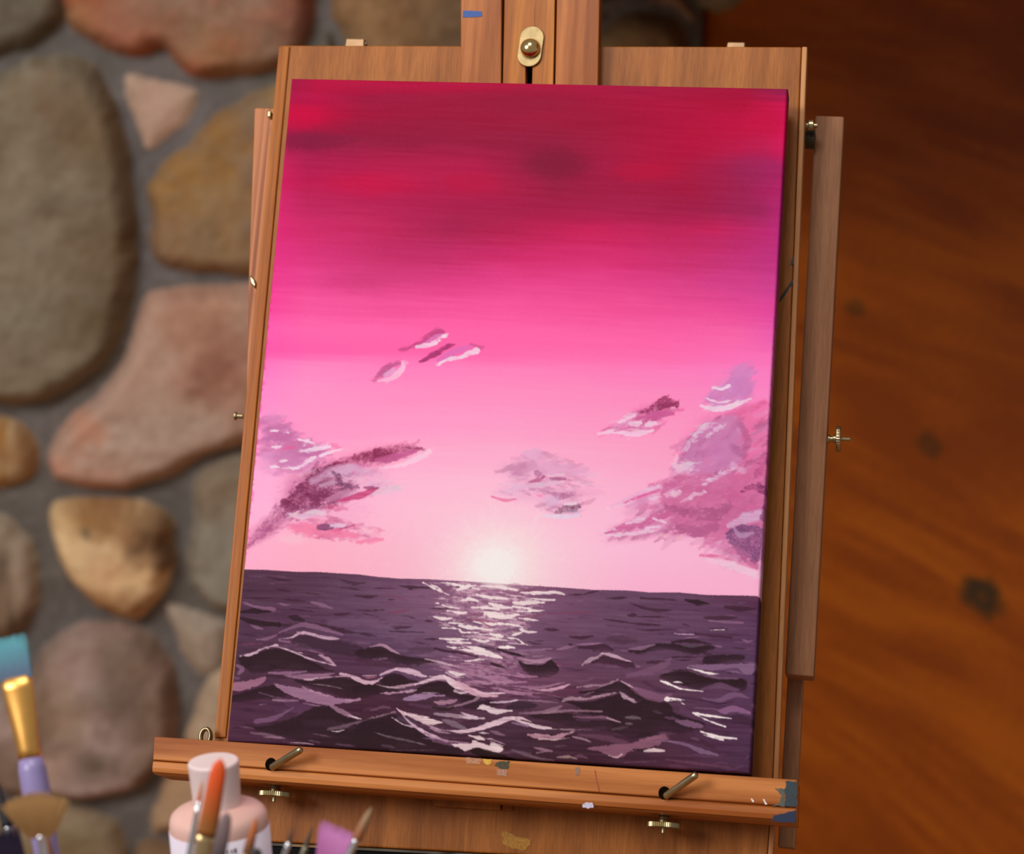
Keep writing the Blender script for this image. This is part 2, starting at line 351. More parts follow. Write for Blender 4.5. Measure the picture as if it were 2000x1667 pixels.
for (kx, ky), r_, s_ in kn:
    dx, dy = (TX - kx) * .62, TY - ky; rr = np.hypot(dx, dy)
    g = g + np.sign(dy) * np.exp(-(rr / (r_ * 2.6)) ** 2) * r_ * .9 * np.exp(-(dy / (r_ * 3)) ** 2)
    q = rr / r_ + np_noise(TX, TY, .012, 33) * .45
    dark = np.maximum(dark, np.clip((1.3 - q) / .7, 0, 1) * s_ * (1 - .35 * np.clip(1 - rr / (r_ * .5), 0, 1)))
gr = np_noise(TX * .10, g, .012, 34) * .9 + np_noise(TX * .2, g, .045, 35) * 1.3 + np_noise(TX * .5, g, .004, 36) * .35
f_ = np.clip(.5 + gr, 0, 1)[..., None]
c = np.array((172, 86, 10.)) * f_ + np.array((140, 63, 6.)) * (1 - f_)
c = c * (1 - dark[..., None]) + np.array((60, 44, 26.)) * dark[..., None]
bd = np.abs(((TY + .062) / .235) % 1 - .5) * .235 * 2     # distance to board joints
joint = np.clip(1 - (.235 - bd) / .004, 0, 1)
joint = joint * 0; Ht = -joint * .004
c = c * (1 - .45 * joint[..., None])
timber_m = vcol_mat('varnished_timber', .5, .3, 200, .08, .0005)
wall_right = grid_mesh('wall_right', np.stack([TX, TY, Ht], -1), lin(c), timber_m, None, TF)
tag(wall_right, kind='structure')
floor_m = wood('floor_boards', s2l((200, 146, 92)), s2l((160, 110, 62)), 'Y', 2, 26, .45, 8, .5)
b = MB(); b.prism([(-3.2, -4.2), (3.2, -4.2), (3.2, 3.2), (-3.2, 3.2)], -.05, 0.0)
tag(b.build('floor', floor_m), kind='structure')
# unseen timber blocker added above the corner to keep light off the top right
sf = WF.copy()
b = MB(); b.prism([(-.16, .0), (1.5, .0), (1.5, .16), (-.16, .16)], -.1, 1.15)
sm = wood('blocker_timber', s2l((140, 84, 40)), s2l((90, 48, 20)), 'X', 5, 60, .5)
BLOCK_Y = at(1700, -70, 1.56).z - WP.z
b.prism([(.25, .0), (1.5, .0), (1.5, .16), (.25, .16)], 1.1501, 1.5)
tag(b.build('light_blocker_1', sm, None, WF @ Matrix.Translation((0, BLOCK_Y, 0))), kind='structure')
# ---------------------------------------------------------------- the painted picture (pigment colours of the canvas)
PX0, PY0, PX1, PY1 = 425, 135, 1565, 1530
PW, PH = PX1 - PX0, PY1 - PY0
rng = np.random.RandomState(7); import random

def vnoise(w, h, sx, sy, seed, slope=0.0, x0=0.0, y0=0.0):
    r = np.random.RandomState(seed)
    gw, gh = int(w / sx) + 6, int((h + abs(slope) * w) / sy) + 8
    g = r.rand(gh, gw)
    X, Y = np.meshgrid(np.arange(w), np.arange(h))
    Yr = Y - slope * X + (slope * w if slope > 0 else 0)
    fx, fy = X / sx, Yr / sy
    ix, iy = fx.astype(int), fy.astype(int)
    tx, ty = fx - ix, fy - iy
    tx = tx * tx * (3 - 2 * tx); ty = ty * ty * (3 - 2 * ty)
    a = g[iy, ix] * (1 - tx) + g[iy, ix + 1] * tx
    b = g[iy + 1, ix] * (1 - tx) + g[iy + 1, ix + 1] * tx
    return (a * (1 - ty) + b * ty) - 0.5

N_FINE = vnoise(PW, PH, 2.2, 2.2, 1) 
N_MED = vnoise(PW, PH, 7, 5, 2)
N_BIG = vnoise(PW, PH, 26, 16, 3)
N_STREAK = vnoise(PW, PH, 34, 1.8, 4, 0.045)
N_STREAK2 = vnoise(PW, PH, 90, 5, 5, 0.045)
N_DIAG = vnoise(PW, PH, 9, 3, 6, -0.35)
YY, XX = np.mgrid[PY0:PY1, PX0:PX1].astype(float)
WEAVE = (np.sin(XX * 1.75 + 0.1 * YY) * np.sin(YY * 1.75 - 0.08 * XX))
IMG = np.zeros((PH, PW, 3))

def spl(p, closed=False, n=7):
    p = np.array(p, float)
    if len(p) < 3 and not closed:
        t = np.linspace(0, 1, n)[:, None]
        return p[0] * (1 - t) + p[1] * t
    if closed:
        q = np.vstack([p[-1], p, p[0], p[1]])
    else:
        q = np.vstack([2 * p[0] - p[1], p, 2 * p[-1] - p[-2]])
    out = []
    t = np.linspace(0, 1, n, endpoint=False)[:, None]
    for i in range(1, len(q) - 2):
        a, b, c, d = q[i - 1], q[i], q[i + 1], q[i + 2]
        out.append(0.5 * ((2 * b) + (c - a) * t + (2 * a - 5 * b + 4 * c - d) * t ** 2 + (3 * b - a - 3 * c + d) * t ** 3))
    o = np.vstack(out)
    return o if closed else np.vstack([o, q[-2]])

def comp(sl, col, a):
    IMG[sl] = IMG[sl] * (1 - a[..., None]) + np.array(col, float) * a[..., None]

def window(x0, y0, x1, y1):
    x0 = max(int(x0) - PX0, 0); y0 = max(int(y0) - PY0, 0)
    x1 = min(int(x1) - PX0 + 2, PW); y1 = min(int(y1) - PY0 + 2, PH)
    return (slice(y0, y1), slice(x0, x1)) if x1 > x0 and y1 > y0 else None

def st(pts, w, col, a=1.0, soft=1.3, rough=0.9, dry=0.0, streak=0.25):
    """one brush stroke: points, width (px) along it, pigment colour"""
    p = spl(pts)
    w = np.atleast_1d(np.array(w, float))
    if len(w) == 1:
        w = np.array([w[0] * 0.35, w[0], w[0], w[0] * 0.3]) if len(pts) < 4 else np.concatenate([[w[0] * .35], np.full(len(pts) - 2, w[0]), [w[0] * .3]])
    wi = np.interp(np.linspace(0, 1, len(p)), np.linspace(0, 1, len(w)), w)
    m = w.max() + soft * 2 + 4
    sl = window(p[:, 0].min() - m, p[:, 1].min() - m, p[:, 0].max() + m, p[:, 1].max() + m)
    if sl is None: return
    X, Y = XX[sl], YY[sl]
    best = np.full(X.shape, -1e9)
    for i in range(len(p) - 1):
        d = p[i + 1] - p[i]; L = d @ d + 1e-9
        t = np.clip(((X - p[i, 0]) * d[0] + (Y - p[i, 1]) * d[1]) / L, 0, 1)
        dist = np.hypot(X - p[i, 0] - t * d[0], Y - p[i, 1] - t * d[1])
        best = np.maximum(best, (wi[i] * (1 - t) + wi[i + 1] * t) / 2 - dist)
    fin(sl, best, col, a, soft, rough, dry, streak)
    if CLOUD and min(col) > 175 and w.max() > 3:        # feathered edge of a loaded brush
        for k in range(int(3 + len(p) * .28)):
            j = HR.randint(0, len(p) - 1); ww = wi[j]; q = p[j] + np.array([HR.uniform(-.5, .5) * ww, HR.uniform(-.75, .35) * ww])
            t_ = math.radians(HR.uniform(-50, 12)); L_ = HR.uniform(.6, 1.5) * ww + 2; d = np.array([math.cos(t_), math.sin(t_)]) * L_
            c2 = tuple(v * HR.uniform(.9, 1.02) for v in col); s2 = HR.uniform(1.6, max(2.2, ww * .55)); r2 = [q - d, q, q + d]
            CL_OFF(r2, s2, c2, a * HR.uniform(.35, .8))

CLOUD = False
HR = random.Random(77)
def CL_OFF(p, w_, c, a):
    global CLOUD
    CLOUD = False; st(p, w_, c, a, 2.2, 1.6, 0, .2); CLOUD = True

def fin(sl, sd, col, a, soft, rough, dry, streak):
    n = N_FINE[sl] * rough * .9 + N_MED[sl] * rough * 1.7
    soft = max(soft, 1.9)
    if soft > 4: n = n + N_DIAG[sl] * soft * .8
    al = np.clip((sd + n) / soft + 0.5, 0, 1)
    al = al * al * (3 - 2 * al)
    al *= 1 - streak * np.clip(N_STREAK[sl] + .35 * N_BIG[sl] + .2, 0, 1) * 1.6
    if dry > 0:
        th = np.clip((WEAVE[sl] * .6 + N_FINE[sl] * .9 + N_MED[sl] * .6 + N_BIG[sl] * 1.0 + (dry - 0.55)) * 1.7 + .5, 0, 1)
        al *= .28 + .72 * th
    comp(sl, col, np.clip(al * a, 0, 1))

def pg(poly, col, a=1.0, soft=2.5, rough=1.6, dry=0.0, streak=0.13):
    """one filled patch of paint"""
    p = spl(poly, True, 4)
    m = soft * 2 + 5
    sl = window(p[:, 0].min() - m, p[:, 1].min() - m, p[:, 0].max() + m, p[:, 1].max() + m)
    if sl is None: return
    X, Y = XX[sl], YY[sl]
    ins = np.zeros(X.shape, bool); dmin = np.full(X.shape, 1e9)
    for i in range(len(p)):
        q, r = p[i], p[(i + 1) % len(p)]
        d = r - q; L = d @ d + 1e-9
        t = np.clip(((X - q[0]) * d[0] + (Y - q[1]) * d[1]) / L, 0, 1)
        dmin = np.minimum(dmin, np.hypot(X - q[0] - t * d[0], Y - q[1] - t * d[1]))
        if abs(d[1]) > 1e-9:
            c = ((q[1] > Y) != (r[1] > Y)) & (X < d[0] * (Y - q[1]) / d[1] + q[0])
            ins ^= c
    if col == (46,29,35) or col == (62,36,50):     # wave faces: crisp crest, rubbed out below
        yt = np.where(ins, Y, 1e9).min(0); yb = np.where(ins, Y, -1e9).max(0)
        k = np.clip((Y - yt) / np.maximum(yb - yt, 6), 0, 1) * (yb > yt)
        a = a * (1 - .42 * k ** 1.8 * np.clip(.9 + N_BIG[sl] * 1.5, 0, 1.3)); dmin = np.where(ins, dmin, dmin * (1 - .45 * k))
    fin(sl, np.where(ins, dmin, -dmin), col, a, soft, rough, dry, streak)

def dab(x, y, rx, ry, col, a=.8, ang=0.0):
    m = max(rx, ry) * 1.6
    sl = window(x - m, y - m, x + m, y + m)
    if sl is None: return
    c, s = math.cos(math.radians(ang)), math.sin(math.radians(ang))
    X, Y = XX[sl] - x, YY[sl] - y
    u, v = (X * c + Y * s) / rx, (-X * s + Y * c) / ry
    r = np.hypot(u, v) + (N_MED[sl] * .5 + N_DIAG[sl] * .35) * (8. / max(8., ry)) ** .5
    al = np.clip((1.15 - r) / .7, 0, 1); al = al * al * (3 - 2 * al)
    comp(sl, col, al * a)

def scumble(poly, cols, n, w0, w1, ang, a=.45, ln=1.6, dry=0.0, soft=4, seed=1):
    """many short soft strokes rubbed over an area"""
    r = random.Random(seed); P = poly; x0, x1 = min(p[0] for p in P), max(p[0] for p in P); y0, y1 = min(p[1] for p in P), max(p[1] for p in P)
    def inside(x, y):
        c = False
        for i in range(len(P)):
            (ax, ay), (bx, by) = P[i], P[(i + 1) % len(P)]
            if (ay > y) != (by > y) and x < (bx - ax) * (y - ay) / (by - ay) + ax: c = not c
        return c
    k = 0; tries = 0
    while k < n and tries < n * 30:
        tries += 1
        x, y = r.uniform(x0, x1), r.uniform(y0, y1)
        if not inside(x, y): continue
        k += 1
        w_ = r.uniform(w0, w1); t = math.radians(ang + r.uniform(-24, 24)); L_ = w_ * ln * r.uniform(.6, 1.4)
        dx, dy = math.cos(t) * L_, math.sin(t) * L_
        st([(x - dx, y - dy), (x, y + r.uniform(-2, 2)), (x + dx, y + dy)], [w_ * .4, w_, w_ * .35], r.choice(cols), a * r.uniform(.6, 1.2), soft, 2.2, dry, .2)

# --- sky: coloured bands blended across the canvas
SKY = [
 (150, [(540,(132,20,64)),(620,(150,16,52)),(750,(160,18,56)),(1000,(158,20,55)),(1250,(150,20,54)),(1540,(125,22,58))]),
 (168, [(540,(138,25,68)),(620,(172,18,60)),(750,(172,20,62)),(1000,(168,22,60)),(1250,(155,24,62)),(1450,(160,20,58)),(1540,(140,32,78))]),
 (195, [(540,(160,22,68)),(620,(172,18,66)),(720,(148,24,60)),(900,(150,24,58)),(1030,(146,26,58)),(1250,(163,22,60)),(1450,(168,18,56)),(1540,(196,22,78))]),
 (232, [(540,(192,14,62)),(600,(188,12,58)),(700,(155,20,58)),(850,(148,24,58)),(1000,(148,26,58)),(1150,(150,24,56)),(1300,(165,20,58)),(1500,(190,18,66)),(1540,(205,20,80))]),
 (278, [(540,(150,24,72)),(600,(134,27,62)),(750,(140,27,60)),(900,(146,28,62)),(1080,(140,28,60)),(1220,(160,24,62)),(1350,(172,18,58)),(1490,(182,28,78)),(1540,(205,25,90))]),
 (322, [(540,(188,30,88)),(600,(164,28,76)),(750,(168,28,72)),(930,(168,28,72)),(1080,(132,28,58)),(1180,(158,27,66)),(1300,(170,22,60)),(1450,(152,32,78)),(1540,(170,34,100))]),
 (362, [(540,(195,28,90)),(600,(176,26,76)),(720,(188,22,70)),(850,(172,28,72)),(960,(172,28,70)),(1080,(144,28,62)),(1200,(155,27,66)),(1350,(158,25,64)),(1450,(152,32,78)),(1540,(176,34,106))]),
 (402, [(540,(200,36,102)),(600,(178,36,88)),(750,(172,32,80)),(900,(162,30,74)),(1080,(158,28,70)),(1200,(160,30,72)),(1350,(155,28,70)),(1480,(152,36,86)),(1540,(184,40,120))]),
 (450, [(540,(208,40,112)),(600,(196,42,100)),(750,(182,38,88)),(880,(162,34,78)),(1000,(172,32,76)),(1150,(194,34,88)),(1300,(184,36,88)),(1400,(194,34,90)),(1540,(180,44,122))]),
 (500, [(530,(216,48,125)),(620,(204,50,115)),(750,(186,44,98)),(850,(184,44,98)),(1000,(200,44,104)),(1200,(206,46,110)),(1350,(194,48,108)),(1540,(186,52,130))]),
 (550, [(520,(226,56,138)),(600,(220,64,136)),(720,(204,60,122)),(850,(210,58,124)),(1000,(222,66,136)),(1200,(222,66,136)),(1350,(212,64,134)),(1540,(200,64,144))]),
 (600, [(520,(240,70,152)),(600,(240,88,158)),(750,(238,86,154)),(1000,(243,90,158)),(1200,(240,86,154)),(1400,(236,84,156)),(1530,(226,76,160))]),
 (650, [(515,(248,96,176)),(600,(252,106,174)),(800,(252,106,172)),(1000,(252,106,172)),(1300,(250,104,172)),(1450,(248,108,176)),(1520,(238,100,182))]),
 (690, [(510,(244,92,172)),(600,(248,100,172)),(750,(252,104,172)),(1000,(254,110,174)),(1300,(254,112,176)),(1520,(248,118,190))]),
 (722, [(510,(252,116,188)),(600,(255,132,190)),(750,(255,126,186)),(1000,(255,128,186)),(1200,(255,124,184)),(1520,(250,124,194))]),
 (770, [(505,(252,130,196)),(600,(255,140,194)),(800,(255,136,190)),(1000,(255,138,190)),(1300,(255,136,190)),(1520,(252,132,196))]),
 (830, [(500,(252,142,204)),(600,(255,142,194)),(800,(255,146,196)),(1000,(255,150,198)),(1300,(255,146,194)),(1510,(250,136,192))]),
 (890, [(495,(250,158,210)),(600,(254,152,198)),(800,(254,164,202)),(1000,(253,168,204)),(1200,(253,160,200)),(1400,(252,150,196)),(1505,(246,146,196))]),
 (950, [(485,(250,166,212)),(600,(252,168,206)),(800,(252,178,210)),(1000,(250,180,210)),(1250,(252,170,206)),(1500,(248,150,196))]),
 (1010,[(480,(252,170,212)),(600,(250,172,206)),(800,(248,182,210)),(1000,(246,186,212)),(1250,(251,178,212)),(1500,(250,166,206))]),
 (1070,[(475,(250,168,204)),(600,(249,168,196)),(800,(246,178,204)),(1000,(244,196,214)),(1250,(250,180,214)),(1500,(248,172,210))]),
 (1150,[(470,(248,164,196)),(600,(247,165,192)),(800,(244,176,200)),(1000,(242,196,212)),(1250,(249,172,208)),(1500,(248,172,208))]),
]
ys = np.array([r[0] for r in SKY], float)
xs = np.arange(PX0, PX1)
rows = np.array([[np.interp(xs, [c[0] for c in r[1]], [c[1][k] for c in r[1]]) for k in range(3)] for r in SKY])   # (n,3,W)
Ys = YY - .018 * (XX - 1000) + N_BIG * 4 + N_STREAK2 * 9
i = np.clip(np.searchsorted(ys, Ys) - 1, 0, len(ys) - 2)
t = np.clip((Ys - ys[i]) / (ys[i + 1] - ys[i]), 0, 1)
t = t * t * (3 - 2 * t) * .6 + t * .4
xi = (XX - PX0).astype(int)
for k in range(3):
    IMG[..., k] = rows[i, k, xi] * (1 - t) + rows[i + 1, k, xi] * t
IMG += (N_STREAK * 1.5 + N_STREAK2 * 5)[..., None] * np.clip((760 - YY) / 400, .25, 1)[..., None]
# dark soft patches of the upper sky
for a in [(1085,318,75,34,(124,28,54),.65,0),(1010,195,150,30,(140,26,56),.4,0),(600,276,95,20,(124,26,60),.6,0),(800,245,150,22,(140,26,58),.35,0),
          (940,425,120,22,(158,32,72),.4,-8),(1420,470,90,22,(172,44,104),.35,0),(1480,330,60,38,(148,38,92),.35,0),(725,362,95,20,(186,24,70),.4,0),
          (590,232,50,24,(188,14,64),.5,0),(1490,235,55,30,(188,20,68),.45,0),(915,355,60,26,(178,24,66),.5,0),(1260,335,70,22,(180,20,60),.5,0),
          (760,540,160,18,(200,56,118),.35,-4),(1430,545,90,24,(204,60,134),.3,0)]:
    dab(*a)
IMG += np.clip((YY - 690) / 120, 0, 1)[..., None] * np.array((-2., 5, 0)) - (np.clip((YY - 560) / 40, 0, 1) * np.clip((720 - YY) / 40, 0, 1))[..., None] * np.array((6., 6, 6))
# sun glow
for r, a, c in [(190, .20, (246,214,222)), (135, .33, (244,220,222)), (95, .5, (242,226,222)), (66, .8, (240,230,230)), (44, 1., (240,234,233))]:
    dab(967, 1105, r * 1.0, r * .92, c, a)
for k in range(36):
    an = rng.uniform(-math.pi, 0); r = rng.uniform(45, 120)
    x, y = 967 + math.cos(an) * r, 1105 + math.sin(an) * r
    st([(x, y), (x + math.cos(an) * 22, y + math.sin(an) * 22)], rng.uniform(3, 9), (243, 222, 224), .16, 6, .5)
CLOUD = True
WH = (236,206,226)
# three small clouds
st([(780,683),(815,671),(850,650),(862,647)], [5,9,13,9], (176,66,120), .8, 7)
st([(830,670),(850,657),(868,654)], [5,9,5], (206,118,176), .9, 3)
st([(813,676),(832,674),(848,670),(858,664)], [5,9,6,2], WH, .95, 1.6)
st([(850,665),(862,657),(871,655)], [2,4,5], WH, .9, 1.5, 1.5, .8)
st([(822,706),(845,693),(870,678),(888,672)], [7,11,10,4], (146,46,98), .85, 5)
st([(855,703),(885,687),(918,676)], [6,15,8], (216,108,178), .9, 4)
st([(918,671),(938,678),(944,676)], [4,8,3], (186,80,130), .6, 4)
st([(851,714),(868,704),(895,698),(915,690),(930,684)], [3,5,7,8,13], WH, .92, 2, 1.5)
st([(730,742),(748,724),(763,713),(780,708)], [7,15,11,5], (178,84,134), .85, 7)
st([(752,732),(768,722)], [9,9], (216,158,200), .9, 4)
st([(738,743),(758,740),(776,730),(787,717),(786,706)], [4,8,12,9,4], (244,184,216), .95, 2.5)
# left cluster
dab(545,860,44,52,(206,126,176),.45,25); dab(610,905,70,26,(214,130,172),.35); dab(600,960,70,55,(190,100,145),.5,-35); dab(520,1030,60,22,(206,120,160),.45,-35)
dab(690,935,80,32,(226,160,196),.5,-12); dab(720,895,95,24,(200,100,146),.35,-14); dab(650,1000,90,36,(232,160,194),.4)
scumble([(512,815),(550,812),(575,850),(655,872),(640,890),(600,915),(540,928),(503,905),(518,860)], [(196,116,166),(186,104,156),(212,138,188),(172,98,148),(222,150,196)], 90, 7, 16, -5, .42, seed=11)
scumble([(480,1064),(515,1020),(560,960),(600,918),(655,900),(705,945),(665,985),(600,1000),(560,1008),(520,1042)], [(138,60,102),(156,76,120),(120,50,86),(184,100,148),(112,46,80)], 130, 7, 16, -42, .42, 1.5, .6, seed=12)
scumble([(650,905),(700,885),(780,870),(825,876),(800,890),(740,905),(690,915)], [(150,60,96),(176,84,128),(132,46,82),(200,104,152)], 60, 5, 12, -14, .45, 1.8, .62, seed=13)
scumble([(600,915),(700,905),(760,935),(770,960),(700,975),(640,960),(600,950)], [(216,168,200),(228,184,210),(196,146,186),(206,120,164),(236,180,208)], 80, 5, 13, -10, .4, seed=14)
scumble([(560,1005),(640,1005),(745,1035),(740,1060),(640,1050),(570,1040)], [(228,124,164),(206,100,144),(238,180,206),(222,150,186),(186,84,130)], 70, 4, 11, 6, .4, seed=15)
dab(535,822,16,16,(214,130,180),.6); dab(533,842,20,12,(194,108,160),.75); dab(552,852,24,14,(190,106,158),.8)
dab(580,872,40,12,(196,116,164),.75); dab(560,896,44,18,(196,122,170),.8); dab(520,905,24,22,(222,150,196),.5); dab(600,884,30,12,(188,110,160),.6)
st([(548,876),(578,871)], 6, (226,92,150), .7, 3); st([(640,868),(665,874)], 9, (222,110,160), .5, 5)
for p, w in [([(583,858),(600,861),(615,867)],[4,8,3]),([(586,880),(612,877),(645,872)],[5,9,5]),([(625,889),(645,881),(668,877)],[5,7,2]),([(552,914),(580,912),(602,899),(615,892)],[3,5,8,3]),
             ([(529,840),(541,841)],[3,5,3]),([(555,844),(562,845)],[3,4,2]),([(531,872),(549,871)],[3,7,3]),([(546,900),(562,898)],[2,4,2]),([(528,911),(542,912)],[3,6,3])]:
    st(p, w, (238,212,230), .88, 2.4, 2)
st([(482,1066),(515,1040),(550,1012),(580,975),(602,945),(632,912)], [8,18,24,30,32,16], (158,76,122), .62, 14, 3, .52)
pg([(622,912),(655,905),(645,930),(692,948),(665,972),(620,985),(560,992),(548,982),(585,950)], (124,50,86), .9, 8, 4, .62)
st([(560,985),(590,960),(615,925)], [14,30,20], (120,46,80), .8, 7, 3, .6)
st([(655,908),(700,894),(740,886),(775,876),(800,874),(828,877)], [8,16,22,14,8,2], (132,44,78), .88, 7, 2.5, .58)
st([(735,898),(770,892),(812,880)], [8,15,6], (192,92,144), .9, 4)
st([(742,913),(782,908),(812,896),(838,882)], [3,7,12,9], (244,200,220), .85, 3.5, 2)
st([(608,940),(640,925),(682,913),(705,918)], [10,18,18,10], (208,160,194), .8, 7, 3)
st([(648,920),(662,932),(668,946),(700,952)], [5,10,14,5], (108,62,96), .85, 4, 2, .75)
st([(625,948),(650,940)], [6,10], (206,166,196), .7, 4)
st([(690,932),(722,946)], [8,14,8], (240,176,208), .75, 6)
st([(640,975),(665,966),(690,962)], [8,14,6], (212,150,186), .7, 6, 2, .7)
st([(662,977),(700,968),(724,958),(742,953)], [5,13,10,4], (194,66,116), .92, 3)
st([(712,952),(738,952)], [5,7,3], (140,60,100), .7, 2.5)
st([(733,963),(752,955),(778,952)], [10,16,12], (230,188,208), .92, 3)
st([(635,990),(675,992)], [8,14,8], (200,84,130), .7, 5, 2, .6)
st([(672,985),(700,982)], [5,7,3], (240,176,204), .7, 4)
st([(566,1004),(590,1008),(615,999),(634,1004)], [5,13,12,6], (228,192,214), .92, 3)
st([(585,992),(610,990)], [4,7,4], (130,76,110), .6, 3, 1, .7)
pg([(560,1025),(600,1018),(650,1030),(700,1040),(690,1052),(640,1046),(590,1045)], (232,112,154), .7, 9)
st([(622,1029),(648,1028)], [9,14,8], (112,62,100), .9, 4)
st([(646,1025),(668,1026),(682,1028)], [6,8,3], (226,196,216), .85, 3)
st([(664,1032),(690,1025)], [3,5,2], (182,72,120), .85, 2)
st([(698,1057),(745,1052)], [7,11,6], (236,104,150), .6, 6); st([(700,1035),(755,1042)], [6,14,10], (248,182,204), .7, 7)
dab(572,1052,30,12,(240,190,206),.6)
# centre cloud
dab(1050,915,82,34,(224,164,200),.6); dab(1040,958,80,26,(228,168,202),.55); dab(1100,982,44,30,(222,170,204),.5)
scumble([(968,920),(1030,880),(1070,885),(1165,925),(1170,962),(1130,1002),(1066,996),(1040,965),(965,972),(990,945)], [(208,144,178),(228,172,206),(192,124,160),(238,188,214),(180,108,148)], 130, 5, 13, 4, .36, seed=16)
dab(1042,885,24,14,(224,168,204),.8); st([(968,921),(1000,913),(1040,905)], [6,13,16], (200,136,170), .85, 6)
st([(1035,905),(1080,915),(1140,918)], [16,24,18], (222,160,196), .7, 9, 3); st([(1015,892),(1020,895)], 8, (232,170,206), .7, 4)
st([(1032,941),(1052,936),(1062,930)], [4,8,5], (172,84,126), .85, 3, 2); st([(1076,934),(1104,935)], [5,8,4], (166,92,134), .8, 3, 2)
st([(1045,922),(1055,926)], 12, (172,104,144), .7, 5)
st([(988,964),(1005,952),(1045,947),(1100,941)], [4,9,9,6], (226,182,208), .85, 4, 2)
st([(1070,928),(1100,926)], [4,6], (232,190,212), .8, 2)
st([(960,969),(985,976),(1008,974)], [4,6,3], (222,112,156), .8, 3); st([(1048,966),(1060,968)], 6, (250,128,178), .7, 3)
st([(1070,961),(1095,968),(1122,964)], [5,12,8], (168,98,140), .88, 4, 2, .75); st([(1130,958),(1178,962)], [16,20,10], (236,166,202), .6, 10)
dab(1078,978,16,12,(218,176,208),.85); st([(1088,998),(1108,992),(1128,988)], [8,16,12], (120,72,96), .9, 3, 2.5, .8)
st([(1103,984),(1126,983)], [4,6,3], (232,210,228), .9, 1.6); st([(1058,1006),(1095,1008),(1131,1005)], [4,9,5], (228,206,226), .95, 2)
st([(1100,1000),(1128,996)], [3,4], (160,150,180), .6, 2)
# right small cloud
dab(1260,812,60,24,(212,112,164),.55,-24); dab(1235,834,55,16,(226,150,194),.6,-10)
scumble([(1172,848),(1210,822),(1265,798),(1325,782),(1318,806),(1275,845)], [(176,70,124),(206,100,156),(232,176,210),(218,126,176)], 60, 5, 12, -24, .4, seed=17)
st([(1250,806),(1280,796),(1300,784),(1322,788)], [6,16,24,12], (130,40,80), .9, 5, 3, .85)
st([(1300,800),(1335,800)], [8,6,2], (190,70,120), .5, 6)
st([(1235,825),(1275,812),(1312,806)], [8,20,8], (196,86,144), .88, 5, 2)
for p, w in [([(1208,824),(1225,816),(1241,810)],[5,10,5]),([(1232,828),(1250,826)],[8,11,7]),([(1262,829),(1280,825)],[8,11,7]),([(1168,846),(1200,842),(1240,847),(1275,840)],[3,9,11,5])]:
    st(p, w, (240,200,224), .9, 2, 1.8)
st([(1200,841),(1232,834)], [3,5,3], (214,110,162), .8, 2.5)
# right large cloud
dab(1430,765,52,40,(218,136,188),.6); dab(1420,880,90,90,(210,116,166),.6,20); dab(1400,985,120,62,(206,112,160),.6,-8); dab(1290,975,90,34,(222,144,186),.5,-24); dab(1260,1028,90,28,(220,138,182),.55,-14); dab(1450,1060,60,55,(180,96,144),.5)
scumble([(1385,765),(1425,745),(1440,712),(1468,720),(1466,770),(1430,790),(1380,792)], [(204,130,188),(218,150,204),(192,116,176)], 60, 7, 16, -35, .4, seed=18)
dab(1447,728,26,20,(210,132,192),.8,-60); dab(1448,755,30,22,(204,126,186),.85); dab(1415,768,24,12,(206,128,182),.7)
st([(1392,756),(1408,759),(1424,752)], [2,7,5], (240,214,234), .95, 1.4, 1.5)
st([(1368,792),(1398,798),(1430,792),(1466,777)], [4,12,11,3], (238,206,228), .95, 2, 1.5); st([(1380,778),(1402,785),(1425,782)], [3,4,3], (238,206,228), .85, 1.5)
st([(1340,760),(1385,762)], [6,9,5], (250,140,190), .4, 8)
pg([(1430,818),(1470,795),(1497,782),(1502,850),(1500,960),(1440,965),(1425,900)], (226,104,158), .6, 14, 3)
st([(1420,812),(1455,800),(1492,785)], [12,18,8], (214,92,146), .6, 7, 2)
pg([(1385,822),(1432,812),(1452,836),(1456,880),(1440,920),(1400,930),(1360,930),(1332,908),(1334,872),(1358,840)], (202,118,168), .92, 7, 3)
scumble([(1322,905),(1350,842),(1400,812),(1455,812),(1495,788),(1502,880),(1497,1085),(1440,1090),(1370,1058),(1290,1048),(1188,1044),(1290,1005),(1190,990),(1290,950)], [(188,100,148),(204,120,166),(164,80,124),(222,158,198),(218,104,154),(148,70,114),(198,128,176)], 360, 6, 17, -26, .36, 1.5, 0, 5, seed=19)
scumble([(1400,930),(1497,890),(1497,1010),(1400,1040),(1330,1040),(1310,990)], [(176,78,130),(150,66,112),(204,104,156)], 90, 6, 13, -20, .4, 1.5, .6, seed=20)
scumble([(1345,845),(1430,820),(1450,870),(1430,915),(1360,920),(1335,890)], [(198,124,174),(184,108,160),(206,136,184)], 60, 10, 20, -40, .4, seed=21)
st([(1448,830),(1460,860),(1452,890)], [10,16,10], (176,84,134), .6, 7); st([(1428,868),(1446,888)], [8,16,8], (170,96,148), .6, 6)
for p, w in [([(1335,880),(1348,862),(1368,840),(1388,826)],[7,11,12,8]),([(1378,852),(1400,838),(1416,828)],[4,7,4]),([(1322,890),(1318,908)],[5,9]),([(1326,915),(1338,918),(1346,908)],[12,22,14])]:
    st(p, w, (232,198,224), .72, 5, 3.2, .85)
dab(1405,880,34,26,(206,128,184),.5)
pg([(1288,962),(1320,935),(1380,925),(1440,928),(1470,905),(1497,895),(1495,1062),(1472,1092),(1440,1068),(1380,1050),(1332,1044),(1304,1012)], (204,106,154), .85, 10, 4, .88)
st([(1270,950),(1310,940),(1340,928)], [10,20,14], (200,100,152), .8, 7, 2, .85)
st([(1195,988),(1240,968),(1288,950)], [5,12,12], (230,172,208), .85, 4, 2); st([(1218,982),(1250,969),(1288,955)], [4,6,4], (218,94,154), .9, 2)
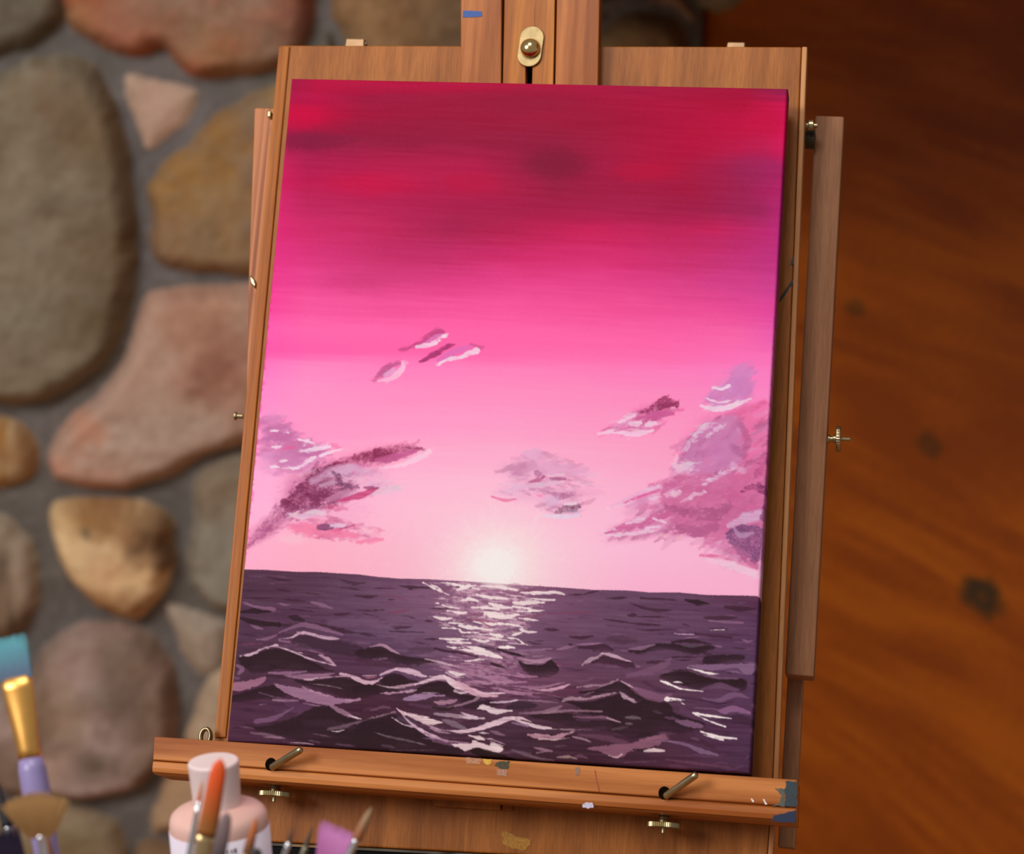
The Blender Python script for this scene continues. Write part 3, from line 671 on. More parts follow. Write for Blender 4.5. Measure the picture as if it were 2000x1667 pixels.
for p, w in [([(1186,992),(1215,985),(1240,975)],[2,4,3]),([(1304,966),(1328,958)],[7,11,6]),([(1333,978),(1352,968),(1374,960)],[4,9,6]),([(1374,946),(1400,930),(1432,914)],[6,12,6]),([(1270,972),(1290,970)],[6,8,4]),([(1262,956),(1285,950)],[5,8,4])]:
    st(p, w, (234,196,222), .75, 4, 3, .85)
st([(1430,905),(1450,920)], [8,12], (222,178,210), .6, 6)
st([(1448,958),(1478,950),(1500,962)], [6,16,14], (112,44,88), .95, 3, 3, .66); st([(1480,925),(1498,890)], [14,20], (160,66,118), .6, 6, 3, .5)
st([(1305,990),(1350,1000),(1400,1002),(1425,985)], [10,22,26,12], (162,82,126), .75, 8, 3, .9)
st([(1325,1030),(1360,1038),(1400,1028)], [14,24,14], (170,88,134), .7, 8, 3)
st([(1420,960),(1450,985),(1480,1000)], [20,30,20], (196,92,146), .6, 8, 3, .6)
st([(1183,1040),(1220,1028),(1260,1018),(1305,1003)], [4,14,18,12], (200,98,150), .88, 5, 2)
for p, w in [([(1180,1044),(1215,1043),(1275,1036)],[3,7,5]),([(1222,1022),(1248,1016),(1262,1008)],[5,10,4]),([(1262,1031),(1292,1026)],[4,6,3]),([(1180,1038),(1200,1032)],[2,5]),([(1275,1012),(1300,1020)],[4,6])]:
    st(p, w, (236,198,222), .88, 2.5, 2)
st([(1290,1045),(1340,1052),(1370,1060)], [5,12,8], (242,176,206), .7, 6)
st([(1425,1026),(1455,1012),(1492,1004)], [10,24,20], (212,174,208), .88, 5, 3)
pg([(1420,1040),(1445,1024),(1495,1032),(1494,1078),(1474,1098),(1445,1082),(1425,1060)], (112,70,114), .92, 6, 3, .92)
st([(1488,1012),(1496,990)], [10,12], (120,56,98), .8, 4, 2, .8); st([(1432,1028),(1445,1045),(1470,1040)], [6,12,6], (196,160,196), .6, 4, 2)
st([(1380,1060),(1430,1072),(1460,1085)], [8,16,12], (214,120,168), .65, 6, 3, .6)
st([(1455,1092),(1482,1108)], [10,16,10], (172,84,130), .85, 5, 3, .8); st([(1368,1084),(1395,1086),(1430,1094)], [5,8,4], (216,98,148), .8, 4, 2)
st([(1375,1090),(1412,1098),(1450,1110),(1482,1124)], [5,14,18,12], (238,196,218), .9, 5, 3); st([(1440,1098),(1470,1106)], [5,8], (226,120,168), .6, 4)
st([(1478,1140),(1490,1060),(1497,960)], [5,6,4], (248,168,208), .7, 3); st([(1496,1040),(1486,1110)], [3,4], (226,186,224), .6, 3)

# --- the sea
CLOUD = False
HZ = [(425,1110),(474,1111),(520,1112),(580,1116),(620,1116),(650,1118),(700,1121),(740,1126),(780,1129),(830,1130),(920,1135),(960,1137),(1000,1141),(1090,1146),(1160,1151),(1220,1152),(1270,1156),(1325,1156),(1380,1161),(1440,1162),(1478,1163),(1488,1168),(1565,1172)]
hz = np.interp(XX, [h[0] for h in HZ], [h[1] for h in HZ])
SEA = [(0, [(430,(82,50,70)),(600,(84,54,74)),(760,(104,70,96)),(880,(128,84,112)),(960,(150,104,130)),(1060,(126,78,108)),(1200,(100,68,94)),(1350,(94,62,88)),(1500,(90,50,76))]),
       (45, [(430,(74,50,66)),(560,(82,52,72)),(680,(98,68,92)),(800,(118,82,108)),(900,(134,90,118)),(980,(144,98,128)),(1080,(118,80,108)),(1200,(104,72,98)),(1350,(100,66,94)),(1500,(88,54,84))]),
       (110,[(430,(82,54,76)),(560,(84,54,76)),(680,(90,62,88)),(800,(104,76,102)),(900,(118,84,110)),(1000,(116,82,108)),(1150,(96,64,88)),(1300,(96,66,92)),(1400,(88,58,84)),(1500,(88,58,90))]),
       (180,[(430,(72,48,64)),(560,(74,46,62)),(700,(82,50,74)),(820,(96,68,92)),(920,(120,78,106)),(1020,(112,70,96)),(1150,(100,64,86)),(1300,(96,62,84)),(1500,(86,56,86))]),
       (240,[(430,(76,44,64)),(560,(82,50,72)),(700,(76,42,58)),(850,(70,42,58)),(1000,(88,54,74)),(1150,(72,44,58)),(1300,(76,46,66)),(1500,(86,54,84))]),
       (310,[(430,(80,46,68)),(560,(66,38,54)),(700,(60,38,48)),(850,(74,46,62)),(1000,(64,40,52)),(1150,(62,36,48)),(1300,(78,46,64)),(1500,(76,48,76))]),
       (400,[(430,(74,44,62)),(700,(70,40,56)),(1000,(66,38,50)),(1300,(72,38,52)),(1500,(68,42,66))])]
ys2 = np.array([r[0] for r in SEA], float)
rows2 = np.array([[np.interp(xs, [c[0] for c in r[1]], [c[1][k] for c in r[1]]) for k in range(3)] for r in SEA])
D = YY - hz + N_BIG * 8
i2 = np.clip(np.searchsorted(ys2, D) - 1, 0, len(ys2) - 2)
t2 = np.clip((D - ys2[i2]) / (ys2[i2 + 1] - ys2[i2]), 0, 1)
seac = np.stack([rows2[i2, k, xi] * (1 - t2) + rows2[i2 + 1, k, xi] * t2 for k in range(3)], -1)
seac += (N_STREAK * 7 + N_STREAK2 * 12)[..., None]
am = np.clip((YY - hz + N_FINE * .8) / 1.4 + .5, 0, 1)[..., None]
glare = (np.exp(-((XX - 965) / 38) ** 2) * np.clip(1 - (YY - hz) / 14, 0, 1))[..., None]
seac = seac * (1 - glare * .85) + np.array((240, 222, 220.)) * glare * .85
IMG[:] = IMG * (1 - am) + seac * am
Dk, K, M, P, L, Wt, RD = (62,36,50), (46,29,35), (112,78,104), (146,104,134), (202,166,184), (232,214,216), (122,62,88)
# loose small strokes of the far water, then the glitter path
for k in range(330):
    x = rng.uniform(470, 1490); d = 6 + 150 * rng.rand() ** 1.2
    y = np.interp(x, [h[0] for h in HZ], [h[1] for h in HZ]) + d
    ln = rng.uniform(10, 36) * (.7 + d / 160); sl_ = rng.uniform(-.02, .12)
    nearsun = math.exp(-((x - 955) / 150) ** 2)
    c = [(70,40,58), (126,90,116), (92,50,76), (110,76,104), (84,60,84)][rng.randint(5)]
    c = tuple(v + 26 * nearsun for v in c)
    st([(x, y), (x + ln * .5, y + sl_ * ln * .5 + rng.uniform(-1, 1)), (x + ln, y + sl_ * ln)], rng.uniform(1.5, 3.6) * (.7 + d / 160), c, rng.uniform(.25, .55), 2.2)
for k in range(190):
    d = 3 + 190 * rng.rand()
    wd = 38 + 26 * math.sin(d / 22.) + max(0, 55 - d) * .5
    x = 958 + rng.normal() * wd * .75 - d * .05; y = 1136 + d * .92 + (x - 958) * .045
    ln = rng.uniform(10, 44); c = [(228,196,206), (200,156,178), (178,128,156), (240,222,220), (150,92,124)][rng.randint(5)]
    st([(x - ln / 2, y - 1), (x, y + rng.uniform(-2, 2)), (x + ln / 2, y + ln * .07)], rng.uniform(1.2, 4.6), c, rng.uniform(.5, .9) * (1 - d / 330), 1.6, 1.2)
for k in range(150):
    x = rng.uniform(450, 1480); d = 150 + 200 * rng.rand()
    y = np.interp(x, [h[0] for h in HZ], [h[1] for h in HZ]) + d; ln = rng.uniform(24, 80)
    c = [(60,36,48), (50,32,40), (104,68,94), (88,54,76), (124,84,112), (70,42,58)][rng.randint(6)]
    b = rng.uniform(-6, 6)
    st([(x, y), (x + ln * .5, y + b), (x + ln, y + ln * rng.uniform(-.08, .16))], rng.uniform(2.5, 8), c, rng.uniform(.3, .6), 3.2, 1.4)
for k in range(70):
    y = rng.uniform(1290, 1360); x = 930 + rng.normal() * 70; ln = rng.uniform(20, 60)
    c = [(176,126,152), (150,100,130), (196,152,174), (110,60,88)][rng.randint(4)]
    st([(x, y), (x + ln * .5, y + 3), (x + ln, y + ln * .16)], rng.uniform(1.5, 4.5), c, rng.uniform(.35, .75), 1.8, 1.3)
scumble([(880,1142),(1060,1146),(1040,1200),(1010,1245),(900,1245),(850,1200)], [(190,144,168),(214,176,190),(160,112,142),(230,200,208),(140,92,124)], 170, 3, 7, 4, .42, 3.2, 0, 2, seed=22)
scumble([(890,1250),(1000,1250),(1010,1330),(900,1340),(860,1300)], [(150,104,134),(176,130,154),(110,70,98),(196,152,174)], 90, 3, 6, 6, .38, 3.5, 0, 2, seed=23)
def many(lst, col, a=.85, soft=1.8, **kw):
    for pts, w in lst: st(pts, w, col, a, soft, **kw)
# far dark strokes
many([([(520,1125),(545,1131),(574,1132)],4.5),([(535,1149),(567,1154)],4),([(590,1156),(630,1161)],3),([(662,1130),(690,1138),(715,1137)],[2,8,2]),([(665,1146),(690,1149),(712,1153)],3),
      ([(692,1162),(718,1165),(737,1162)],[2,7,2]),([(480,1168),(530,1167)],3.5),([(552,1169),(568,1171),(595,1173)],4.5),([(565,1188),(612,1193)],3),([(650,1199),(668,1199),(686,1196)],4),
      ([(465,1238),(500,1240)],3),([(730,1148),(775,1148)],2.5),([(780,1143),(805,1146),(842,1147)],[2,6,2]),([(796,1149),(806,1150)],4),([(758,1170),(772,1170)],3),([(698,1190),(722,1192),(750,1190)],4),
      ([(705,1195),(722,1200),(740,1204)],2.5),([(838,1188),(884,1188)],3),([(798,1204),(812,1207)],2.5),([(831,1211),(848,1213)],3),([(770,1226),(805,1223)],5),([(700,1235),(735,1242)],6),
      ([(760,1232),(828,1234)],3),([(828,1247),(858,1247)],4),([(805,1252),(840,1258)],2),([(1252,1167),(1290,1169),(1322,1171)],[4,5,2]),([(1228,1175),(1250,1184),(1282,1191),(1314,1190)],[1,5,8,2]),
      ([(1226,1201),(1245,1200)],6),([(1244,1203),(1305,1204)],4),([(1375,1205),(1405,1206),(1440,1205)],[4,10,3]),([(1225,1216),(1258,1218),(1290,1220)],5),([(1255,1230),(1300,1229)],4),
      ([(1332,1218),(1347,1221)],3),([(1354,1236),(1390,1241),(1428,1244)],[2,5,5]),([(1385,1225),(1422,1228)],3),([(1430,1264),(1456,1266)],4),([(1110,1161),(1146,1160)],4),([(1140,1159),(1168,1153)],5),
      ([(1184,1168),(1225,1166)],5),([(1113,1242),(1135,1245),(1158,1241)],[3,8,3]),([(1027,1251),(1045,1256),(1060,1257)],3),([(1045,1251),(1065,1251)],2),([(1178,1208),(1235,1216)],4),([(1062,1228),(1090,1229)],7),
      ([(470,1384),(497,1386)],6),([(640,1230),(700,1235)],6),([(600,1214),(640,1224),(670,1228)],[3,9,5])], Dk, .78)
st([(1338,1171),(1362,1176),(1383,1178)], [4,11,3], K, .85); st([(1416,1184),(1445,1188),(1476,1188)], [5,11,3], Dk, .9)
many([([(470,1194),(500,1192),(528,1193)],[5,12,4]),([(468,1206),(500,1215),(545,1219)],[5,12,8])], K, .9); st([(566,1204),(578,1206),(592,1211)], [6,13,6], K, .75, 3)
st([(545,1220),(600,1222)], [8,7,3], K, .5, 5); st([(848,1265),(872,1271),(900,1274),(932,1282)], [4,6,5,3], Dk, .9); st([(798,1269),(850,1268)], [7,14,7], Dk, .4, 5); st([(1188,1246),(1240,1250)], [8,18,8], Dk, .4, 6)
many([([(1014,1152),(1062,1153)],4),([(1010,1205),(1035,1203),(1062,1199)],6),([(963,1193),(985,1200)],5),([(750,1160),(800,1172)],3),([(758,1196),(800,1190)],6),([(465,1258),(512,1256)],4),([(1070,1197),(1160,1195)],5),([(915,1199),(960,1196)],4)], RD, .6, 2.2)
# mauve strokes of the middle water
many([([(474,1175),(500,1184),(535,1189)],[3,5,8]),([(545,1177),(555,1180),(568,1180)],4),([(608,1175),(630,1181),(648,1187)],[4,8,2]),([(490,1220),(500,1224),(512,1227)],[3,7,3]),([(545,1234),(585,1220),(610,1222),(640,1230),(668,1238)],[3,8,10,8,3]),
      ([(500,1248),(522,1246),(540,1239)],[2,6,3]),([(545,1250),(585,1256),(606,1263)],[4,6,3]),([(600,1268),(635,1277)],3),([(1385,1211),(1420,1214),(1452,1215)],[3,5,3]),([(1450,1248),(1460,1252),(1470,1250)],5),([(1335,1245),(1367,1243)],2.5),([(1240,1300),(1250,1301)],3),([(1395,1260),(1410,1262)],3)], P, .72, 2.2)
pg([(640,1210),(720,1205),(760,1225),(700,1222),(650,1222)], (122,88,114), .4, 8)
# crest A
pg([(572,1247),(600,1241),(640,1249),(672,1252),(712,1268),(690,1282),(640,1272),(600,1262),(570,1256)], (58,37,50), .75, 5)
st([(545,1247),(568,1244),(582,1237),(592,1236)], [1.5,3,3.5,4], L, .95); st([(580,1234),(598,1235),(628,1243),(650,1246),(662,1246)], [2,6,6,6,1.5], L, .96, 1.2)
# crest B
pg([(466,1284),(500,1275),(538,1265),(570,1271),(600,1287),(640,1306),(650,1310),(600,1310),(545,1305),(505,1314),(478,1304)], K, .95, 3)
st([(469,1280),(490,1277),(512,1266),(542,1258)], [2,5,5,3], L, .96, 1.2, 1.6); st([(540,1262),(562,1268),(588,1279),(612,1288),(652,1298)], [2,4,3,3,3], L, .92, 1.2); st([(550,1264),(570,1272),(590,1274)], [2,3,1], L, .85, 1.2)
st([(622,1278),(640,1286),(655,1299)], [3,8,3], (196,156,174), .85, 1.6)
# crest C
pg([(695,1270),(722,1264),(745,1262),(762,1270),(782,1279),(825,1284),(852,1292),(800,1298),(745,1288),(700,1284)], K, .92, 4)
st([(722,1262),(738,1259),(750,1260),(765,1269),(780,1276)], [1.5,4,6,5,1], (178,136,158), .95, 1.4); st([(728,1286),(755,1285)], [3,5,3], P, .7, 2, dry=.8); st([(700,1288),(740,1296),(800,1304)], [8,12,8], (70,40,54), .6, 5)
st([(800,1258),(780,1250),(760,1254)], 8, (112,84,108), .5, 5)
# right middle
pg([(1012,1290),(1032,1297),(1060,1296),(1074,1287),(1088,1300),(1091,1312),(1075,1319),(1045,1321),(1022,1308)], K, .97, 2); st([(1010,1284),(1040,1290),(1058,1290),(1076,1284)], [3,7,9,4], (172,130,152), .9, 2)
st([(998,1273),(1030,1269),(1078,1266)], [2,5,2], P, .8); st([(1086,1268),(1105,1264),(1122,1260)], [2,7,3], P, .85); st([(1110,1257),(1120,1259)], 5, Dk, .8)
pg([(1122,1262),(1150,1260),(1174,1256),(1190,1262),(1197,1270),(1165,1270),(1140,1266)], Dk, .92, 2); st([(1124,1258),(1145,1257),(1176,1255)], [2,5,2], P, .9)
pg([(1150,1294),(1166,1284),(1178,1279),(1205,1287),(1232,1292),(1238,1303),(1205,1298),(1175,1294)], Dk, .92, 2.5); st([(1136,1298),(1150,1288),(1166,1282),(1179,1275)], [2,8,6,2], (178,144,160), .9, 1.8, 2); st([(1176,1275),(1192,1278),(1212,1285),(1232,1291)], [3,7,5,1], L, .95, 1.3)
pg([(1278,1256),(1320,1257),(1348,1262),(1380,1260),(1396,1264),(1372,1275),(1350,1277),(1320,1271),(1290,1267),(1250,1274),(1225,1270),(1255,1266)], K, .92, 2.5)
st([(1312,1253),(1350,1251),(1388,1257)], [4,9,3], K, .8, 2.5); st([(1333,1259),(1350,1261),(1368,1259)], [3,7,3], (84,66,78), .9, 3); st([(1228,1266),(1250,1265),(1278,1258)], [2,8,3], (142,104,132), .85, 2.5)
pg([(1372,1292),(1378,1281),(1420,1278),(1452,1279),(1448,1289),(1410,1293),(1376,1298)], K, .92, 3); st([(1375,1275),(1395,1282)], 8, Dk, .7, 4)
many([([(1296,1284),(1330,1282),(1362,1283)],3.5),([(1262,1293),(1280,1292),(1300,1290)],6),([(1320,1289),(1348,1288)],4)], Dk, .8)
st([(1308,1286),(1296,1298),(1262,1312),(1225,1318)], [6,14,14,6], (122,84,112), .75, 5)
pg([(1345,1298),(1400,1297),(1477,1295),(1479,1304),(1464,1317),(1440,1314),(1410,1308),(1375,1308)], (132,98,130), .92, 2.5)
st([(1390,1312),(1435,1306),(1450,1315)], [3,6,3], (86,56,86), .7, 3)
pg([(1286,1320),(1310,1313),(1345,1311),(1370,1319),(1400,1325),(1448,1325),(1460,1336),(1448,1348),(1405,1338),(1372,1347),(1330,1337),(1300,1327)], K, .97, 3)
st([(1372,1314),(1400,1322),(1440,1324)], [3,5,3], (120,88,112), .8, 2.5)
# lower left water
pg([(452,1332),(475,1331),(500,1324),(520,1322),(508,1335),(482,1345),(460,1349),(450,1344)], (156,106,130), .95, 2, 2); st([(462,1298),(472,1306),(466,1315)], [5,11,6], (138,98,128), .8, 3); st([(455,1322),(468,1324)], 6, (120,84,112), .7, 3)
pg([(448,1360),(480,1350),(510,1341),(540,1337),(562,1350),(555,1359),(520,1363),(470,1369),(445,1370)], K, .97, 3)
st([(520,1320),(560,1316),(590,1318)], [4,7,3], Dk, .8, 2.5)
st([(525,1313),(560,1314),(598,1310)], [3,7,3], P, .85); st([(556,1318),(600,1321),(652,1314)], [3,12,3], (150,108,134), .9, 2)
pg([(575,1326),(620,1328),(662,1322),(692,1328),(732,1338),(745,1352),(700,1362),(660,1358),(625,1346),(590,1336)], K, .92, 3)
pg([(533,1333),(560,1339),(600,1345),(640,1356),(670,1364),(702,1364),(698,1369),(662,1373),(640,1377),(610,1372),(580,1362),(556,1352)], (156,114,142), .95, 1.8, 1.6)
st([(590,1340),(612,1350),(640,1358)], [2,4,2], (176,136,160), .85); st([(675,1366),(690,1367),(702,1363)], [3,4,3], (170,130,152), .85)
st([(603,1334),(640,1338),(672,1345)], 2, (140,118,126), .85, 1.1); st([(505,1351),(535,1360),(550,1362)], 2, (120,92,112), .7)
st([(533,1366),(556,1367),(582,1367)], [3,6,3], (150,112,136), .85); st([(592,1372),(625,1378),(642,1376)], [2,4,3], (160,118,142), .8); st([(506,1375),(521,1374)], 2.5, P, .7)
st([(560,1372),(600,1385),(580,1400)], [12,22,14], (96,60,92), .6, 7)
st([(500,1408),(530,1403),(550,1394),(573,1381)], [9,10,7,2], (122,84,116), .85, 2.5)
pg([(492,1422),(540,1412),(580,1396),(615,1379),(645,1378),(680,1396),(710,1408),(765,1412),(770,1462),(700,1464),(600,1446),(540,1436)], K, .92, 5)
st([(595,1410),(640,1412),(690,1420)], [6,16,8], (64,42,56), .6, 6)
pg([(640,1374),(668,1384),(690,1396),(703,1403),(690,1402),(668,1394),(650,1384)], (160,118,142), .8, 2); st([(675,1394),(690,1399),(705,1403)], [1,2.5,2], (226,204,208), .95, 1)
st([(640,1423),(665,1419),(690,1412),(715,1406),(745,1398),(772,1390)], [4,8,6,4,4,4], (112,86,100), .85, 2.4, 1.6); st([(648,1427),(660,1427),(672,1424)], [1,2.5,1], (230,212,214), .9, 1)
st([(722,1402),(745,1397),(770,1389)], [1.5,4,2], (156,124,136), .7, 1.6, 2, .7)
st([(490,1430),(520,1434),(552,1440)], [3,7,4], (124,92,108), .85, 2.5); st([(515,1438),(555,1440)], [2,4,2], (160,122,136), .7, 1.6); st([(568,1449),(590,1450),(612,1453)], 2.5, (186,156,164), .85)
st([(608,1431),(645,1438)], 3, (106,80,98), .8); st([(466,1417),(496,1422)], 3, (120,84,110), .75); st([(600,1444),(625,1449)], 4, (100,74,94), .7); st([(655,1452),(692,1456)], 4, (106,76,96), .7)
# lower middle water
pg([(698,1338),(742,1334),(778,1344),(765,1353),(720,1354),(690,1354)], K, .92, 3)
st([(665,1315),(690,1321),(712,1331),(730,1331),(745,1323)], [4,8,8,7,3], (208,170,186), .95, 1.4, 1.6); st([(708,1319),(735,1318)], [2,3.5,2], (196,156,172), .85); st([(712,1323),(735,1321)], 4, (160,96,110), .8)
pg([(744,1328),(756,1317),(772,1313),(800,1322),(818,1333),(780,1341),(748,1338)], K, .95, 2)
st([(742,1317),(758,1311),(774,1305)], [3,6,5], (206,168,188), .95, 1.3); st([(772,1306),(800,1309),(820,1317),(833,1320)], [6,12,8,2], (212,176,194), .97, 1.4, 1.4)
st([(786,1316),(812,1326)], [5,9,5], (104,72,100), .7, 3)
st([(620,1324),(645,1321),(672,1320)], 2, L, .85, 1); st([(594,1326),(608,1326),(620,1322)], [3,5,2], L, .9, 1.3)
pg([(803,1349),(830,1336),(852,1329),(870,1331),(890,1345),(905,1353),(930,1360),(938,1364),(905,1373),(882,1363),(850,1352),(822,1354)], K, .97, 2)
st([(735,1336),(765,1342),(790,1342)], [1,2.5,2], (196,164,172), .85, 1.1); st([(765,1341),(790,1338),(815,1334)], [3,5,4], (188,148,166), .9, 1.6)
st([(810,1336),(835,1328),(858,1322),(876,1323)], [3,6,9,7], (222,190,202), .96, 1.4); st([(838,1320),(860,1322)], [3,6], (214,178,194), .9, 1.4)
st([(868,1320),(880,1330),(892,1338),(904,1345)], [5,12,13,6], (228,198,206), .97, 1.4); st([(895,1334),(920,1348),(945,1356),(965,1358)], [10,13,9,2], (212,166,182), .96, 1.6); st([(888,1348),(900,1352),(918,1350)], [5,6,2], (220,190,206), .9, 1.4)
st([(925,1347),(945,1353),(985,1353)], [3,5,2], (216,176,192), .9); st([(878,1311),(893,1316),(908,1315)], [4,9,3], Wt, .96, 1.3); st([(870,1312),(885,1320),(905,1322)], [2,4,2], (210,176,190), .85)
pg([(742,1352),(770,1350),(812,1345),(806,1350),(780,1353),(752,1355)], (190,152,172), .9, 1.6); st([(825,1352),(856,1352)], 2, (206,170,184), .85, 1.1)
pg([(786,1365),(800,1358),(822,1354),(870,1357),(842,1361),(828,1365),(805,1368)], (158,124,156), .92, 1.8); pg([(848,1369),(870,1366),(893,1365),(884,1372),(862,1376),(850,1373)], (170,128,146), .9, 1.8); st([(800,1374),(840,1380),(870,1378)], [5,8,5], (90,60,82), .7, 3)
st([(934,1360),(925,1367),(900,1375),(872,1381)], [7,5,4,2], (158,124,142), .8, 1.8); st([(945,1362),(965,1372)], 6, Dk, .7); pg([(905,1378),(945,1366),(985,1372),(960,1382),(920,1385)], K, .75, 4)
st([(845,1380),(872,1384),(885,1380)], [4,7,4], (48,34,34), .85, 2.5); st([(725,1386),(745,1380),(760,1381)], [2,6,3], (116,78,96), .8, 2.5)
pg([(700,1413),(738,1401),(768,1393),(780,1404),(800,1416),(824,1432),(852,1446),(885,1456),(905,1470),(850,1478),(700,1460)], K, .95, 3)
pg([(770,1402),(800,1404),(830,1425),(860,1445),(830,1432),(800,1414)], (84,66,88), .6, 3)
st([(848,1393),(880,1396),(915,1400),(945,1402)], [4,8,8,3], (168,146,158), .85, 2.4); st([(865,1405),(885,1412),(908,1422)], [5,13,6], (132,110,124), .8, 3.5)
st([(774,1382),(784,1390),(800,1394),(820,1397),(838,1400)], [1,5,6,4,2], (222,186,196), .95, 1.2); st([(790,1393),(815,1401),(835,1408),(862,1410)], [3,9,15,4], (232,206,208), .97, 1.3, 1.3)
st([(783,1390),(795,1405),(812,1418),(840,1433),(872,1447)], [2,3,4,5,4], (218,182,198), .9, 1.4); st([(765,1400),(788,1414),(812,1420),(838,1437),(866,1444)], [1.5,3,3.5,4,3], (210,176,194), .9, 1.3)
st([(795,1397),(822,1408),(846,1420),(870,1426)], [2,3,3,2], (206,170,188), .85, 1.3); st([(838,1420),(855,1427),(878,1431)], [2,6,2], (178,140,160), .85, 1.6); st([(850,1440),(880,1447),(915,1450)], [2,4,3], (170,128,152), .8, 1.6); st([(845,1446),(870,1450),(890,1456)], [4,7,4], (124,84,116), .7, 2.5)
st([(900,1390),(915,1396),(932,1399)], [2,5,2], (214,182,196), .88, 1.3); st([(898,1399),(920,1401),(945,1402)], [2,5,2], (216,190,202), .88, 1.3); st([(933,1383),(945,1380),(968,1388),(1000,1387)], [3,11,11,2], (228,206,210), .97, 1.4, 1.6)
st([(872,1425),(900,1428),(930,1423),(955,1415),(985,1405),(1004,1401)], [2,7,8,11,11,6], (222,190,202), .97, 1.3); st([(1000,1400),(1018,1402),(1038,1409)], [4,5,1.5], (222,190,200), .95, 1.2); st([(1000,1403),(1026,1411),(1052,1419),(1076,1421)], [3,6,8,4], (226,198,206), .97, 1.3); st([(1076,1423),(1135,1424)], 2.2, (160,134,142), .85, 1)
st([(1000,1410),(1030,1416)], [4,6], (150,118,146), .75, 2)
st([(915,1435),(935,1440),(946,1444)], [2,9,2], (228,204,208), .95, 1.3); st([(936,1430),(954,1431)], 2.5, (222,200,206), .9, 1); st([(942,1441),(963,1442)], 2.2, (200,166,180), .85, 1)
pg([(881,1452),(900,1450),(918,1451),(926,1445),(945,1452),(980,1461),(976,1469),(950,1466),(932,1458),(912,1465),(897,1460)], (226,200,206), .97, 1.4, 1.8); pg([(918,1466),(936,1460),(980,1472),(1005,1482),(950,1480)], (36,24,22), .9, 3)
st([(730,1429),(760,1438),(790,1444),(832,1454)], [1.5,4,4,1], (116,100,110), .8, 1.8); st([(745,1454),(772,1459)], 5, (90,70,84), .7, 3); st([(826,1440),(845,1442),(866,1444)], [2,4,2], (128,96,124), .8); st([(760,1464),(850,1464)], 2, (110,88,98), .5)
st([(962,1454),(978,1463)], [11,13,9], (226,206,208), .96, 1.5); st([(958,1442),(985,1452)], 3, (176,140,160), .85); st([(958,1447),(982,1456)], 2.5, (206,176,190), .85); st([(958,1427),(986,1435)], 6, (132,96,120), .85, 2)
many([([(870,1294),(900,1302),(940,1312)],[2,4,2]),([(860,1300),(905,1312),(960,1322)],[2,5,3]),([(930,1300),(975,1318)],[2,5,2]),([(918,1330),(945,1332),(962,1334)],[3,6,3]),([(905,1312),(950,1322),(1000,1328)],[2,6,3]),([(960,1331),(1000,1332),(1028,1331)],[5,6,2]),
      ([(955,1320),(975,1321),(990,1323)],[5,6,2]),([(1010,1314),(1030,1320),(1048,1320)],[3,6,3]),([(985,1350),(1010,1352),(1038,1354)],[4,8,4]),([(960,1342),(1000,1350)],3),([(1000,1338),(1050,1342),(1100,1332)],[3,6,2])], (168,120,148), .8, 1.8)
st([(1045,1346),(1075,1346),(1098,1341),(1113,1335)], [2,6,6,1], (208,160,180), .95, 1.5); st([(955,1352),(986,1353)], 4, (228,196,206), .9); st([(958,1359),(972,1358)], 5, (222,180,192), .9); st([(830,1286),(862,1293),(895,1302)], [2,4,2], (206,172,186), .9, 1.3)
st([(1060,1355),(1110,1350),(1150,1340)], [6,14,5], (94,50,72), .6, 5)
# lower right water: dark wedge
pg([(1130,1350),(1165,1345),(1188,1336),(1208,1329),(1226,1338),(1244,1356),(1282,1368),(1250,1372),(1215,1352),(1180,1357),(1150,1356)], K, .94, 2.5)
pg([(1085,1362),(1110,1368),(1150,1369),(1190,1359),(1216,1354),(1240,1371),(1262,1366),(1306,1372),(1318,1392),(1376,1412),(1345,1428),(1290,1436),(1240,1442),(1195,1428),(1120,1418),(1065,1406),(1030,1397),(1070,1390),(1120,1392),(1140,1386)], K, .96, 3)
st([(1120,1392),(1150,1400),(1190,1404)], [6,10,5], (88,56,74), .8, 3)
st([(1128,1341),(1150,1338),(1182,1336),(1206,1327)], [2,5,4,3], (166,128,146), .88, 1.8, 1.6); st([(1212,1329),(1228,1337),(1243,1346)], [2,5,2], (200,162,180), .92, 1.4)
st([(1098,1369),(1112,1363),(1145,1364),(1176,1357),(1202,1352)], [3,7,6,5,3], (176,140,154), .92, 1.8, 1.8); st([(1140,1356),(1160,1350)], [2,4,2], (130,96,112), .7, 2)
st([(1210,1350),(1222,1360),(1242,1371)], [3,9,2], (188,154,172), .92, 1.6, 2); 
st([(958,1371),(985,1370),(1012,1366)], [2,5,1.5], (208,180,202), .92, 1.3); st([(1015,1366),(1055,1368),(1088,1371)], [2,4,2], (156,116,142), .75, 1.8); pg([(990,1376),(1020,1368),(1050,1376),(1030,1384),(995,1384)], (48,34,42), .7, 4)
st([(1015,1392),(1058,1390),(1082,1384),(1097,1377)], [3,7,9,3], (142,106,126), .88, 2.2); st([(1060,1392),(1085,1389),(1112,1387),(1175,1388)], [3,6,5,3], (156,118,134), .85, 1.8)
st([(1120,1399),(1150,1400),(1180,1400),(1212,1409)], [3,5,6,1.5], (124,84,106), .9, 2); st([(1185,1401),(1212,1410)], [2,3,1], (176,146,156), .9, 1); st([(1126,1404),(1150,1406)], [4,6,4], (86,56,84), .8, 2)
st([(1222,1400),(1236,1400),(1250,1402)], [3,8,3], (116,98,106), .85, 2.5); st([(1222,1412),(1234,1413)], [3,5,3], (128,108,112), .75, 2); st([(1196,1424),(1225,1418)], [3,6,3], (90,70,78), .7, 3)
